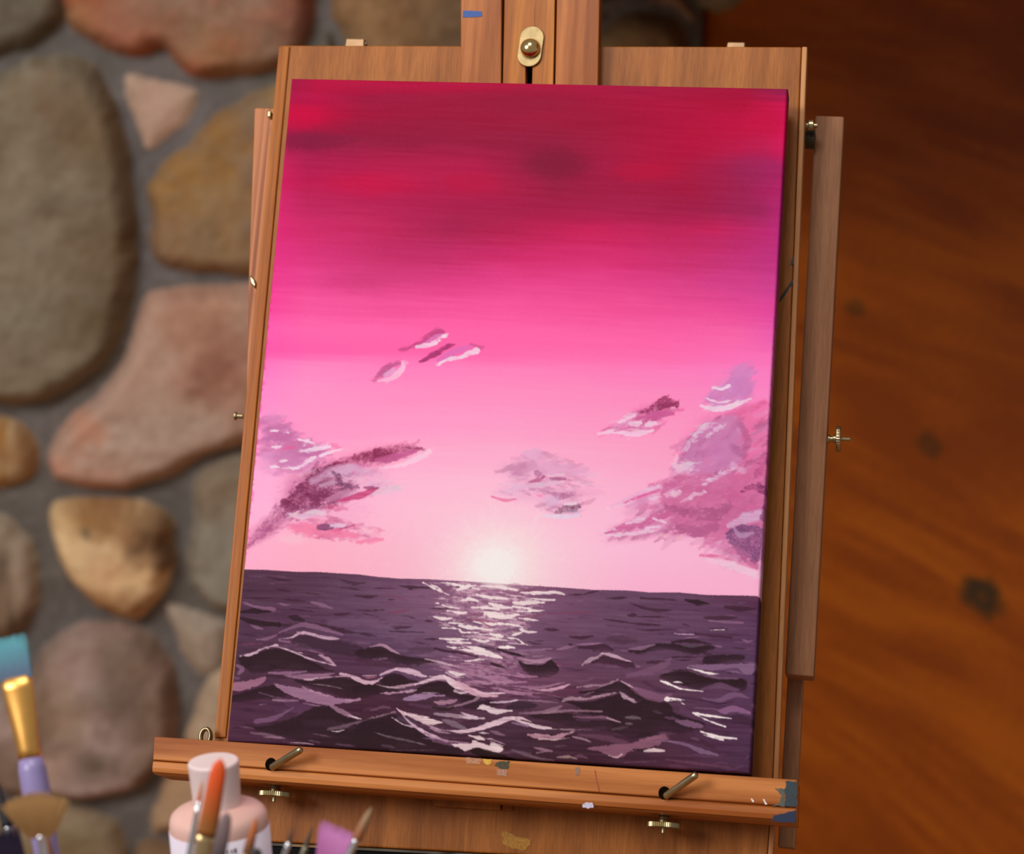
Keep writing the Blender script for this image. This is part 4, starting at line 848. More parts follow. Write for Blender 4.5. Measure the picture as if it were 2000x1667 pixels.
st([(1032,1434),(1052,1437),(1078,1440),(1102,1434),(1122,1427)], [4,12,10,7,1.5], (182,136,152), .94, 1.8, 2); st([(1050,1441),(1082,1443),(1112,1440)], [1.5,3,1.5], (184,158,162), .85, 1.1); st([(1058,1437),(1078,1439)], 2, (90,64,74), .6, 1, 1, .6); st([(1118,1438),(1134,1441),(1152,1447)], [2,5,2], (168,132,148), .88, 1.6)
st([(1130,1434),(1180,1440),(1225,1450)], [5,12,8], (112,72,92), .7, 4)
pg([(1146,1461),(1180,1455),(1222,1451),(1245,1446),(1292,1432),(1305,1440),(1280,1456),(1245,1463),(1228,1468),(1214,1478),(1194,1476),(1170,1467)], (136,90,110), .93, 3, 2); st([(1188,1474),(1204,1478),(1214,1472)], [2,4.5,3], (196,160,170), .92, 1.4)
st([(1043,1459),(1060,1463),(1078,1466)], [2,7,2], (154,116,132), .88, 1.8); st([(1048,1469),(1068,1466)], [3,4,2], (148,112,126), .8); st([(1000,1463),(1025,1472),(1055,1481),(1080,1484)], [3,7,6,3], (112,88,102), .85, 2.6); st([(1088,1478),(1108,1477),(1126,1481)], [2,6,2], (162,136,134), .9, 1.5)
# lower right water: light shapes
st([(1240,1343),(1265,1356),(1290,1362),(1310,1355)], [8,18,16,6], (130,86,114), .88, 4); st([(1256,1330),(1285,1345),(1315,1350)], [4,9,5], (74,44,64), .7, 4)
st([(1372,1363),(1400,1368),(1425,1358),(1442,1356),(1462,1362)], [3,10,11,9,3], (120,84,116), .92, 2); st([(1325,1361),(1370,1366),(1405,1373),(1432,1369)], [2,4,4,2], (60,34,56), .85, 2)
st([(1370,1345),(1405,1338),(1440,1346)], [4,12,6], (112,78,106), .8, 4)
pg([(1403,1388),(1425,1377),(1442,1378),(1460,1386),(1468,1393),(1440,1393),(1425,1396)], (138,94,132), .95, 1.8); st([(1352,1381),(1378,1382),(1402,1385)], [2,4,3], (122,84,112), .8, 1.8)
st([(1405,1402),(1440,1402),(1470,1412)], [10,22,14], (62,38,56), .75, 6); st([(1330,1385),(1350,1395),(1375,1405)], [10,14,8], (98,62,92), .6, 5)
st([(1470,1375),(1475,1380)], 8, (132,92,126), .7, 3); st([(1468,1422),(1470,1430)], 7, (126,90,120), .7, 3)
pg([(1318,1406),(1340,1405),(1372,1414),(1368,1420),(1345,1419),(1325,1412)], (128,92,120), .9, 2.2); st([(1300,1400),(1325,1404)], [4,6,3], (104,72,98), .8, 2.5); st([(1275,1388),(1296,1393)], [3,5,2], (80,60,72), .8, 2)
st([(1305,1436),(1350,1442),(1395,1458)], [8,14,6], (66,38,54), .7, 5); st([(1283,1446),(1310,1447),(1340,1453),(1368,1465),(1402,1473)], [2,4,6,10,3], (126,94,124), .93, 2)
st([(1285,1430),(1320,1432)], 6, (100,66,86), .6, 4); st([(1350,1440),(1366,1444)], 5, (110,74,96), .7, 3); st([(1250,1444),(1290,1438)], [6,8,3], (150,98,122), .6, 3)
pg([(1235,1462),(1262,1462),(1262,1467),(1248,1466)], (40,28,32), .8, 2); st([(1300,1482),(1360,1490),(1425,1498)], [3,6,3], (106,66,86), .8, 3); st([(1310,1495),(1340,1500)], [6,12,6], (100,60,80), .6, 4); st([(1455,1482),(1463,1474)], 3, (110,86,120), .7)
W2 = (244,232,230)
many([([(1343,1303),(1362,1308),(1385,1314),(1403,1315)],[1.2,3,5,1]),([(1290,1329),(1304,1334)],[4,6]),([(1300,1332),(1330,1344),(1372,1349)],[4,3,1.2]),([(1315,1331),(1325,1331),(1333,1333)],[1.5,2.5,1]),([(1388,1230),(1400,1229),(1414,1229)],[1,2.5,2]),
      ([(1298,1365),(1308,1364)],[3,10,4]),([(1303,1362),(1320,1364),(1336,1366)],[3,3,1]),([(1306,1368),(1316,1366),(1330,1368)],[1.5,2,1]),([(1329,1371),(1337,1375)],2),([(1353,1391),(1380,1396),(1428,1402)],[3.5,5,1.5]),([(1357,1394),(1385,1407),(1416,1418)],[1,2.2,3.5]),
      ([(1368,1427),(1388,1434),(1410,1439),(1438,1441)],[2.5,5,5,4]),([(1374,1434),(1392,1439),(1412,1444)],[2,2.5,3.5])], W2, .97, 1.1, streak=.08)
st([(1318,1236),(1335,1238),(1354,1238)], [2,3,1.2], (196,156,186), .9, 1.1); st([(1258,1466),(1275,1464),(1297,1465)], [3,9,3], (232,206,208), .96, 1.3)
# explicit glitter
many([([(826,1137),(850,1149),(876,1161)],[3,3.5,2]),([(830,1137),(852,1145),(870,1158)],2),([(858,1137),(885,1139),(905,1146)],4),([(893,1151),(908,1146),(928,1142)],[5,8,3]),([(900,1172),(918,1169),(932,1173)],[3,8,3]),([(850,1177),(858,1178)],3),([(862,1181),(880,1185),(897,1187)],3),
      ([(873,1192),(900,1196),(912,1195)],4),([(938,1194),(950,1194)],3),([(948,1197),(965,1200),(982,1201)],[8,13,9]),([(845,1203),(862,1207),(882,1207)],[2,6,3]),([(866,1215),(890,1216),(908,1218)],3),([(896,1221),(912,1224),(935,1226),(960,1230)],[4,8,5,2]),([(862,1225),(900,1227)],2),
      ([(898,1230),(905,1234),(935,1234)],[4,3,2]),([(858,1246),(885,1248),(914,1248)],[2,6,2]),([(873,1253),(898,1254),(922,1255)],[2,6,2]),([(872,1261),(885,1264),(905,1263)],[3,4,1.5]),([(914,1262),(928,1265),(945,1267)],[4,8,4]),([(897,1267),(925,1271),(950,1275),(962,1275)],[2,9,11,4]),
      ([(935,1237),(982,1240)],3),([(924,1247),(942,1252),(956,1250)],[2,5,2]),([(908,1290),(950,1286)],2.5),([(960,1276),(980,1284)],[4,5,2]),([(974,1264),(988,1263),(1005,1264)],[3,6,2]),([(958,1280),(980,1284)],[4,5,2]),
      ([(1016,1156),(1045,1157),(1085,1156),(1102,1160)],[3,7,6,2]),([(1038,1168),(1060,1170),(1082,1171)],[2,4,3]),([(1003,1176),(1020,1177),(1042,1175),(1062,1176)],[6,9,9,2]),([(1000,1183),(1028,1187),(1042,1192),(1063,1191)],[4,4,4,1.5]),([(1010,1193),(1040,1193)],2.5),
      ([(955,1177),(978,1184),(1000,1186)],[5,9,2]),([(955,1200),(985,1204),(1012,1199)],[9,10,4]),([(1013,1206),(1030,1208),(1050,1211)],[3,5,1.5]),([(965,1215),(1000,1219),(1020,1224)],[3,4,1.5]),([(1016,1228),(1030,1233),(1048,1233)],[5,5,1.5]),([(1000,1240),(1018,1234)],4),
      ([(958,1238),(972,1240),(982,1242)],[5,8,3]),([(993,1245),(1010,1247),(1022,1256),(1036,1260)],[2.5,2.5,2,1]),([(982,1254),(1030,1258)],1.8),([(955,1246),(990,1250)],3.5),([(930,1160),(960,1166),(990,1168)],[3,7,3]),([(920,1185),(950,1186),(975,1190)],[3,6,3]),
      ([(940,1143),(980,1146),(1010,1152)],[4,7,3]),([(925,1213),(950,1217),(975,1218)],[3,6,3]),([(870,1141),(905,1143),(935,1150)],[2,3,2])], (238,220,220), .93, 1.2, rough=1.2, streak=.15)
st([(972,1267),(1000,1275),(1024,1281)], [4,7,2], K, .95, 1.6); st([(975,1262),(1004,1263)], [4,6,2], (240,226,224), .95, 1.1); st([(958,1294),(988,1304)], [4,6,2], K, .9, 1.6); st([(900,1213),(930,1210),(958,1224)], [2,4,3], RD, .6, 1.6); st([(940,1258),(975,1272)], [8,10,5], (72,48,68), .5, 4)
st([(918,1205),(945,1210),(970,1215)], [3,5,2], (150,84,112), .7, 1.6); st([(935,1262),(965,1266)], 3, (58,40,58), .6)
# painted margins at the turned edges
L0, L1 = np.array((568., 153)), np.array((444., 1446)); R0, R1 = np.array((1541., 172)), np.array((1467., 1511))
dl = XX - (L0[0] + (YY - L0[1]) * (L1[0] - L0[0]) / (L1[1] - L0[1])); dr = (R0[0] + (YY - R0[1]) * (R1[0] - R0[0]) / (R1[1] - R0[1])) - XX
for dd, c in ((dl, (222,30,120)), (dr, (150,60,140))):
    a = np.clip((5 - dd + N_MED * 6) / 7, 0, 1) * np.clip((YY - 300) / 120, 0, 1) * np.clip((1110 - YY) / 20, 0, 1) * .6
    IMG[:] = IMG * (1 - a[..., None]) + np.array(c, float) * a[..., None]
IMG += (N_FINE * 3 + WEAVE * 1.6)[..., None]
IMG[:] = np.clip(IMG, 4, 252)
PAINT_LIN = np.where(IMG / 255 <= .04045, IMG / 255 / 12.92, ((IMG / 255 + .055) / 1.055) ** 2.4)
# ---------------------------------------------------------------- the canvas
u = np.linspace(0, 1, 960); v = np.linspace(0, 1, 1240)
a0, a1 = -.5 * CW, .4955 * CW; b1, b0 = CW * 2 / 3, -CW * 2 / 3
UU, VV = np.meshgrid(a0 + (a1 - a0) * u, b1 + (b0 - b1) * v)
# pigment: look the painted picture up through the canvas plane
Rn, Tn = np.array(R), np.array(T)
q = np.stack([UU, VV, np.zeros_like(UU)], -1) @ Rn.T + Tn
px = CX + FPX * q[..., 0] / -q[..., 2]; py = CY - FPX * q[..., 1] / -q[..., 2]
fx, fy = np.clip(px - PX0 - .5, 0, PW - 2.01), np.clip(py - PY0 - .5, 0, PH - 2.01)
ix, iy = fx.astype(int), fy.astype(int); tx_, ty_ = (fx - ix)[..., None], (fy - iy)[..., None]
PG = (PAINT_LIN[iy, ix] * (1 - tx_) + PAINT_LIN[iy, ix + 1] * tx_) * (1 - ty_) + (PAINT_LIN[iy + 1, ix] * (1 - tx_) + PAINT_LIN[iy + 1, ix + 1] * tx_) * ty_
PG = np.clip(PG * PAINT_GAIN, 0, .92)
ed = np.minimum(np.minimum(UU - a0, a1 - UU), np.minimum(b1 - VV, VV - b0))
RND = .0016
HZc = -RND * (1 - np.sqrt(np.clip(1 - np.clip(1 - ed / RND, 0, 1) ** 2, 0, 1)))
cm = vcol_mat('acrylic_on_canvas', .6, .03, 1500, .10, .0002)
canvas_root = empty('painted_canvas', F @ Vector((0, b0, -.009)))
tag(canvas_root, 'stretched canvas painted with a pink sunset over a dark purple sea', 'painting')
def reparent(o, p):
    Mw = o.matrix_basis.copy(); o.parent = p; o.matrix_basis = p.matrix_basis.inverted() @ Mw
face = grid_mesh('painted_face', np.stack([UU, VV, HZc], -1), PG, cm, None, F); reparent(face, canvas_root)
# turned edges: one strip round the stretcher, painted like the rim of the face
ring = [(0, i_) for i_ in range(0, 960, 3)] + [(j, 959) for j in range(0, 1240, 3)] + [(1239, i_) for i_ in range(959, -1, -3)] + [(j, 0) for j in range(1239, -1, -3)]
rp = np.array([[UU[j, i_], VV[j, i_]] for j, i_ in ring]); rc = np.array([PG[j, i_] for j, i_ in ring])
rc = rc * np.array((.8, .75, .95))
S = np.stack([np.concatenate([rp, np.full((len(rp), 1), z_)], 1) for z_ in (-RND, -.005, -.012, -.0178)], 0)
edge = grid_mesh('turned_edge', S, np.repeat(rc[None], 4, 0), cm, None, F); reparent(edge, canvas_root)
b = MB()
for x0_, x1_, y0_, y1_ in ((a0 + .0005, a0 + .035, b0, b1), (a1 - .035, a1 - .0005, b0, b1), (a0 + .035, a1 - .035, b1 - .035, b1 - .0005), (a0 + .035, a1 - .035, b0 + .0005, b0 + .035)):
    b.prism([(x0_, y0_ + .0005), (x1_, y0_ + .0005), (x1_, y1_ - .0005), (x0_, y1_ - .0005)], -.0178, -.004)
o = b.build('stretcher_bars', wood('pine_stretcher', s2l((205, 170, 120)), s2l((180, 140, 90)), 'Y'), canvas_root, F)
# ---------------------------------------------------------------- the easel
W_PAN, W_MAST, W_TR = -.030, -.0185, .012
oak = wood('easel_board_timber', s2l((174, 106, 46)), s2l((138, 78, 28)), 'Y', 9, 190, .38, 30, .35, .45, 1)
oak2 = wood('easel_mast_timber', s2l((184, 112, 56)), s2l((140, 74, 26)), 'Y', 5, 170, .36, 60, .5, .3, 2)
oak3 = wood('easel_slide_timber', s2l((190, 118, 44)), s2l((146, 78, 22)), 'Y', 5, 140, .34, 70, .4, .3, 3)
tray_m = wood('easel_tray_timber', s2l((196, 124, 66)), s2l((150, 80, 30)), 'X', 5, 150, .42, 60, .6, .2, 4)
post_m = wood('easel_post_timber', s2l((176, 124, 88)), s2l((140, 92, 60)), 'Y', 7, 260, .5, 40, .3, .4, 5)
lpost_m = wood('easel_left_post_timber', s2l((190, 124, 82)), s2l((140, 76, 44)), 'Y', 4, 300, .42, 140, .6, .2, 6)
brass = plain('brass', (.40, .32, .17), .34, 1.0, .06, 200)
brass_d = plain('aged_brass', (.42, .34, .20), .32, 1.0, .18, 160)
blackm = plain('black_case', (.005, .004, .004), .7, 0, .2, 40, .1)
shade_m = plain('slot_and_hole_shade', (.006, .004, .003), .9, 0, .2, 80, 0.0)  # near-black colour for the shade inside the slot and pin holes
base = F @ Vector((0, -.42, -.03)); base.z = 0
easel = empty('wooden_easel', base)
tag(easel, 'varnished wooden box easel with brass fittings holding the sunset canvas', 'easel')
prism('board', [(548,88),(1566,91),(1509.5,1515),(1497.5,1694),(391,1636),(401,1560),(419,1443)], -.043, W_PAN, oak, easel, bevel=.0012)
prism('edge_strip', [(544.5,90),(566,90),(441,1440),(418,1440)], -.0435, W_PAN + .0012, oak3, easel, bevel=.0008)
prism('edge_strip', [(1566.5,90.5),(1577,91),(1520,1515),(1508,1694),(1498,1694),(1510,1515)], -.0435, W_PAN + .0006, wood('edge_lipping', s2l((206, 150, 98)), s2l((176, 112, 64)), 'Y', 7, 200, .4, 40, .3, .3, 8), easel, bevel=.0008)
prism('lower_box', [(393,1643),(1499,1700),(1488,1850),(384,1850)], -.12, W_PAN - .004, blackm, easel, bevel=.002)
# mast: two fixed rails and the sliding bar with its slot
prism('mast_rail', [(903,-330),(982,-330),(979,175),(899,175)], W_PAN, W_MAST, oak2, easel, at_w=W_MAST, bevel=.0008)
prism('mast_rail', [(1093,-330),(1178,-330),(1168,175),(1084,175)], W_PAN, W_MAST, oak2, easel, bevel=.0008)
b = MB()
for q in ([(991,-330),(1030,-330),(1026,-20),(1026,175),(981,175)], [(1030,-330),(1090,-330),(1080,175),(1038,175),(1043,-20)], ):
    b.prism([cl(x, y, W_MAST) for x, y in q], W_PAN + .0005, W_MAST - .0012)
q = [(1024,-330),(1050,-330),(1046,62),(1022,62)]
b.prism([cl(x, y, W_MAST) for x, y in q], W_PAN + .0005, W_MAST - .0012)
b.build('sliding_bar', oak3, easel, F, bevel=.0006)
prism('slot_shade', [(1020,60),(1046,60),(1044,175),(1016,175)], W_PAN, W_PAN + .001, shade_m, easel, bevel=0)  # dark sheet that paints the shade inside the slot
prism('blue_tape', [(904.5,20.5),(925,21),(941,22.5),(941.5,32),(922,33.5),(903.5,33.5)], W_MAST - .0004, W_MAST + .0003, plain('blue_masking_tape', s2l((54, 86, 150)), .6), easel, bevel=0)
# brass plate and dome nut
c0, c1 = cl(1039, 74, W_MAST), cl(1034, 108, W_MAST); rpl = (cl(1058, 90, W_MAST)[0] - cl(1011.5, 90, W_MAST)[0]) / 2
pl = []
dx_, dy_ = c0[0] - c1[0], c0[1] - c1[1]; ang = math.atan2(dy_, dx_)
for i_ in range(17): a = ang - math.pi / 2 + math.pi * i_ / 16; pl.append((c0[0] + rpl * math.cos(a), c0[1] + rpl * math.sin(a)))
for i_ in range(17): a = ang + math.pi / 2 + math.pi * i_ / 16; pl.append((c1[0] + rpl * math.cos(a), c1[1] + rpl * math.sin(a)))
b = MB(); b.prism(pl, W_MAST - .0012, W_MAST + .0006); plate = b.build('brass_plate', plain('brushed_brass', (.36, .27, .13), .5, .9, .15, 300), easel, F, bevel=.0003)
cn = cl(1034.5, 91, W_MAST + .004); rn = rpl * .84
b = MB(); b.turn([(W_MAST + .0006, rn * .98)] + [(W_MAST + .0012 + rn * .8 * math.sin(t_), rn * math.cos(t_)) for t_ in [math.pi / 2 * k / 14 for k in range(14)]] + [(W_MAST + .0012 + rn * .8, rn * .03)], Matrix.Translation((cn[0], cn[1], 0)), 40)
b.build('dome_nut', plain('polished_brass', (.70, .48, .20), .16, 1.0, .04, 200), easel, F, smooth=True)
# small blocks on the top edge of the board
for x0_, x1_, yt, yb, nm in ((670, 712, 71, 88, 'catch'), (1417, 1457, 78, 92, 'catch')):
    b = MB(); A_, B_ = cl(x0_, yb, W_PAN), cl(x1_, yt, W_PAN)
    b.prism([(A_[0], A_[1] - .001), (B_[0], A_[1] - .001), (B_[0] - .0005, B_[1]), (A_[0] + .0005, B_[1])], -.041, W_PAN - .003)
    c_ = b.build(nm, plain('catch_brass', (.34, .21, .11), .45, .7, .1, 200), easel, F, bevel=.0012)
prism('catch_arm', [(700,78),(716,82),(716,88),(700,88)], -.039, W_PAN - .006, brass_d, easel, bevel=.0005)
# tray that carries the canvas
tw = W_TR
LT, LB, RT, RB = cl(302,1437.5,tw), cl(298,1510,tw), cl(1556,1522,tw), cl(1554,1606,tw)
prof = [(1.0,-.045),(1.0,-.001),(.985,0.0),(.40,0.0),(.375,-.0004),(.352,-.0026),(.33,-.0004),(.30,.0004),(.16,.0010),(.05,.0004),(0.0,-.003),(-.005,-.012),(-.005,-.040)]
def tring(T_, B_): return [Vector((T_[0] * k + B_[0] * (1 - k), T_[1] * k + B_[1] * (1 - k), tw + z_)) for k, z_ in prof]
b = MB(); rings = []
for t_ in (0, .001, .25, .5, .75, .999, 1):
    TT = [LT[i_] + (RT[i_] - LT[i_]) * t_ for i_ in (0, 1)]; BB = [LB[i_] + (RB[i_] - LB[i_]) * t_ for i_ in (0, 1)]
    rings.append(tring(TT, BB))
b.loft(rings); tray = b.build('tray', tray_m, easel, F)
def disc(name, px_, py_, r, w0, w1, m, par, asp=1.0, n=28):
    c = cl(px_, py_, w1); b = MB(); b.turn([(w0, r, r * asp), (w1, r, r * asp)], Matrix.Translation((c[0], c[1], 0)), n); return b.build(name, m, par, F)
PXM = cl(1001, 1500, tw)[0] - cl(1000, 1500, tw)[0]     # metres per pixel at the tray
for hx, hy, ex, ey, kx, ky in ((529, 1492, 588, 1463, 538, 1528), (1297.5, 1548, 1360, 1512, 1297, 1588)):
    disc('pin_hole_shade', hx, hy, PXM * 11.5, tw - .001, tw + .00015, shade_m, tray, 1.12)  # flat black disc in place of a shaded recess
    A_ = Vector((*cl(hx + 5, hy + 5, tw), tw + .0015)); B_ = Vector((*cl(ex, ey, tw + .012), tw + .012)); r_ = PXM * 7.2
    ax = B_ - A_; fr_ = frame_from(A_, ax, Vector((0, 0, 1))); Ln = ax.length
    b = MB(); prf = [(-r_ * .9, r_ * .35), (-r_ * .7, r_ * .7), (-r_ * .3, r_ * .95), (0, r_)] + [(Ln * .9, r_), (Ln * .97, r_ * .98), (Ln, r_ * .8), (Ln + .0006, r_ * .45)]
    b.turn(prf, fr_, 28); b.build('pin', brass_d, tray, F, smooth=True)
    # knurled clamping screw under the tray
    yb_ = -.5 * 0; K0 = Vector((*cl(kx, ky, tw - .02), tw - .02))
    fr_ = frame_from(K0, Vector((0, -1, 0)), Vector((1, 0, 0)))
    b = MB(); R1 = PXM * 31
    b.turn([(-.004, PXM * 18), (-.0005, PXM * 18), (0, PXM * 13), (.0010, PXM * 14), (.0022, PXM * 10), (.0032, PXM * 11), (.0044, PXM * 12), (.0052, PXM * 12)], fr_, 28)
    b.build('screw_collar', brass, tray, F, bevel=.0002)
    b = MB(); b.turn([(.0050, R1 * .88), (.0053, R1), (.0078, R1), (.0081, R1 * .88)], fr_, 96, lambda i_, z_: 1 if z_ < .0052 or z_ > .008 else (1.0 if i_ % 2 else .955))
    b.build('knurled_head', brass, tray, F)
    b = MB(); b.turn([(.0079, PXM * 3.6), (.0108, PXM * 3.6), (.0112, PXM * 2.4)], fr_, 16); b.build('screw_stud', brass_d, tray, F)
# centre block under the tray
prism('tray_block', [(845,1545),(976,1553),(977,1581),(846,1573)], W_PAN, W_PAN + .006, oak, easel)
prism('tray_block', [(980,1553),(1000,1554),(1000,1582),(980,1581)], W_PAN, W_PAN + .004, oak2, easel)
# paint marks
def smear(name, poly, w_, col, par, jitter=1.2, seed=1, n=4):
    r_ = random.Random(seed); P_ = []
    for i_ in range(len(poly)):
        a, b2 = poly[i_], poly[(i_ + 1) % len(poly)]
        for k in range(n): t_ = k / n; P_.append((a[0] * (1 - t_) + b2[0] * t_ + r_.uniform(-jitter, jitter), a[1] * (1 - t_) + b2[1] * t_ + r_.uniform(-jitter, jitter)))
    b = MB(); b.prism([cl(x, y, w_) for x, y in P_], w_ - .0004, w_ + .00012)
    return b.build(name, plain(name + '_' + str(seed), s2l(col), .45, 0, .3, 900), par, F)
smear('paint_smear', [(1535,1524),(1555,1526),(1557,1540),(1556,1575),(1534,1574),(1532,1550)], tw + .0001, (46, 58, 64), tray, 1.5, 1)
smear('paint_smear', [(1513,1538),(1520,1540),(1533,1538),(1533,1574),(1509,1574),(1509,1571),(1522,1568),(1526,1552)], tw + .00008, (84, 86, 74), tray, 1.8, 2)
smear('paint_smear', [(1508,1602),(1512,1592),(1528,1588),(1554,1582),(1553,1605),(1530,1606)], tw + .0013, (26, 38, 66), tray, 1.2, 3)
smear('paint_smear', [(943,1482),(960,1482),(960,1490),(953,1494),(945,1490)], tw + .0001, (206, 160, 50), tray, .8, 4)
smear('paint_smear', [(965,1493),(972,1487),(986,1486),(996,1487),(992,1500),(975,1500)], tw + .0001, (62, 54, 22), tray, 1.5, 5)
smear('paint_smear', [(906,1478),(940,1480),(938,1492),(912,1490)], tw + .00006, (176, 120, 84), tray, 1, 6)
smear('paint_smear', [(970,1502),(992,1502),(990,1515),(972,1514)], tw + .00006, (168, 118, 92), tray, 1, 7)
smear('paint_smear', [(1124,1498),(1132,1498),(1133,1513),(1126,1513)], tw + .0001, (142, 108, 90), tray, .8, 8)
smear('paint_smear', [(1137,1571),(1146,1566),(1158,1568),(1160,1576),(1150,1578),(1138,1576)], tw + .0012, (196, 186, 206), tray, .9, 9)
smear('paint_smear', [(1466,1559),(1469,1559),(1473,1565),(1470,1566)], tw + .0001, (232, 220, 210), tray, .3, 10)
smear('paint_smear', [(1490,1560),(1493,1560),(1498,1570),(1495,1571)], tw + .0001, (240, 226, 216), tray, .3, 11)
smear('paint_smear', [(1161,1503),(1163,1503),(1166,1520),(1172,1545),(1169,1545),(1164,1522)], tw + .00005, (150, 72, 30), tray, .3, 12)
smear('paint_smear', [(980,1626),(985,1622),(1004,1630),(1037,1638),(1036,1650),(1022,1660),(1000,1656),(984,1648)], W_PAN + .0001, (172, 118, 20), easel, 2, 13)
smear('paint_smear', [(1548,504),(1555,488),(1557,492),(1553,514),(1543,518)], W_PAN + .0001, (44, 44, 46), easel, .8, 14)
smear('paint_smear', [(1550,543),(1553,546),(1538,568),(1525,588),(1522,590),(1527,576)], W_PAN + .0001, (44, 44, 46), easel, .6, 15)
# side posts behind the board with their screws
prism('side_post', [(1592.5,225),(1649,227),(1589,1322),(1533,1317)], -.078, -.058, post_m, easel, bevel=.0012)
prism('side_rail', [(1540,1290),(1571,1292),(1552,1656),(1519,1653)], -.094, -.080, post_m, easel, bevel=.0008)
prism('side_post', [(497,210),(548,211),(505,1440),(452,1440),(478,900),(486,520)], -.078, -.058, lpost_m, easel, bevel=.0012)
def side_screw(px_, py_, w_, sgn, R1=.0078):
    P = Vector((*cl(px_, py_, w_), w_)); fr_ = frame_from(P, Vector((sgn, .03, 0)), Vector((0, 1, 0)))
    b = MB(); b.turn([(-.004, .0026), (-.001, .0026), (-.0008, .0018), (.0008, .0018), (.001, .0026), (.0028, .0026)], fr_, 20)
    s = b.build('side_screw', brass_d, easel, F)
    b = MB(); b.turn([(.0028, R1), (.0055, R1)], fr_, 60, lambda i_, z_: 1.0 if i_ % 2 else .96); b.build('screw_head', brass_d, s, F, bevel=.0003)
    b = MB(); b.turn([(.0054, .0012), (.0110, .0012), (.0114, .0008)], fr_, 14); b.build('screw_stud', brass_d, s, F)
side_screw(1624, 857, -.068, 1)
b = MB(); fr_ = frame_from(Vector((*cl(1577, 245, -.045), -.045)), Vector((1, 0, 0)), Vector((0, 1, 0))); b.turn([(-.003, .0018), (.0005, .0018), (.001, .0035), (.0035, .0035), (.004, .0015), (.006, .0015)], fr_, 20); b.build('hinge_screw', brass_d, easel, F)
b = MB(); fr_ = frame_from(Vector((*cl(1586, 272, -.055), -.055)), Vector((1, 0, 0)), Vector((0, 1, 0))); b.turn([(-.004, .006), (.0016, .006)], fr_, 24); b.build('hinge_plate', plain('dark_hinge', (.06, .05, .03), .5, .6), easel, F)
prism('hinge_plate', [(521,214),(530,216),(530,230),(521,228)], -.050, -.044, brass, easel, bevel=.001)
prism('hinge_plate', [(486,535),(497,545),(501,556),(497,562),(489,552)], -.050, -.044, brass_d, easel, bevel=.001)
b = MB(); fr_ = frame_from(Vector((*cl(462, 812, -.05), -.05)), Vector((-1, 0, 0)), Vector((0, 1, 0))); b.turn([(-.004, .0016), (-.0005, .0016), (0, .0026), (.0012, .0026)], fr_, 20); b.build('hinge_screw', brass_d, easel, F)
# ring behind the left end of the tray
P = Vector((*cl(402, 1438, -.022), -.022)); b = MB(); ringv = []
for i_ in range(24):
    a = 2 * math.pi * i_ / 24; C_ = P + Vector((math.cos(a) * .0030, math.sin(a) * .0046, 0)); rr = []
    for k in range(8):
        t_ = 2 * math.pi * k / 8; rr.append(C_ + Vector((math.cos(a) * math.cos(t_), math.sin(a) * math.cos(t_), math.sin(t_) * 2.2)) * .0013)
    ringv.append(rr)
ringv.append(ringv[0]); b.loft(ringv, False); b.build('wire_ring', brass_d, easel, F, smooth=True)
# legs down to the floor (below the frame)
def leg(p, q, w_):
    d = (q - p); fr_ = frame_from(p, d, Vector((1, 0, 0))); b = MB()
    b.prism([(-w_, -w_), (w_, -w_), (w_, w_), (-w_, w_)], 0, d.length); return b.build('leg', post_m, easel, fr_, bevel=.001)
for p, q in ((F @ Vector((-.12, -.27, -.06)), Vector((-.30, -.28, .0))), (F @ Vector((.12, -.27, -.06)), Vector((.30, -.28, .0))), (F @ Vector((0, -.27, -.10)), Vector((0, .55, .0)))):
    q.z = .003; leg(p, q, .011)
# ---------------------------------------------------------------- table, paint bottle and the brushes standing in a jar
TABLE_Z = at(425, 1985, 1.31).z
tb = at(420, 1985, 1.31)
t = empty('side_table', Vector((tb.x, tb.y, 0)))
tag(t, 'small dark table in front of the easel carrying the paint bottle and brush jar', 'table')
tm = wood('table_timber', s2l((90, 62, 44)), s2l((60, 40, 28)), 'X', 5, 60, .4)
b = MB(); b.prism([(tb.x - .34, tb.y - .42), (tb.x + .22, tb.y - .42), (tb.x + .22, tb.y + .035), (tb.x - .34, tb.y + .035)], TABLE_Z - .02, TABLE_Z); b.build('table_top', tm, t, bevel=.002)
for x_ in (tb.x - .31, tb.x + .19):
    for y_ in (tb.y - .39, tb.y + .005):
        b = MB(); b.prism([(x_ - .015, y_ - .015), (x_ + .015, y_ - .015), (x_ + .015, y_ + .015), (x_ - .015, y_ + .015)], 0, TABLE_Z - .0195); b.build('leg', tm, t)
# bottle
ZB = 1.31; m1 = ZB / FPX
top = at(416.5, 1484, ZB); foot = at(430, 1985, ZB)
ax = Vector((top.x - foot.x, top.y - foot.y + .0, top.z - TABLE_Z)); foot = Vector((top.x - (top.x - foot.x), foot.y, TABLE_Z))
foot = Vector((foot.x, top.y + .000, TABLE_Z)); H = (top - foot).length
BFm = frame_from(foot, top - foot, side)
cr_, br_ = 50.5 * m1, 97.5 * m1; caph = 86 * m1 / math.cos(math.radians(18))
bot = empty('paint_bottle', foot); tag(bot, 'pale pink craft paint bottle with a white label and tapered pink cap', 'bottle')
pinkp = plain('pale_pink_plastic', s2l((232, 186, 172)), .38, 0, .03, 40, .5)
capm = plain('pale_pink_cap', s2l((244, 220, 216)), .35, 0, .02, 40, .5)
labm = plain('white_label', s2l((222, 210, 222)), .5, 0, .03, 60)
b = MB(); b.turn([(H - caph - .006, cr_ * .86), (H - caph, cr_ * .92), (H - caph * .1, cr_ * .99), (H - .0016, cr_), (H - .0005, cr_ * .97), (H, cr_ * .90)], None, 56); b.build('cap', capm, bot, BFm, smooth=False, bevel=.0004)
sh = H - caph
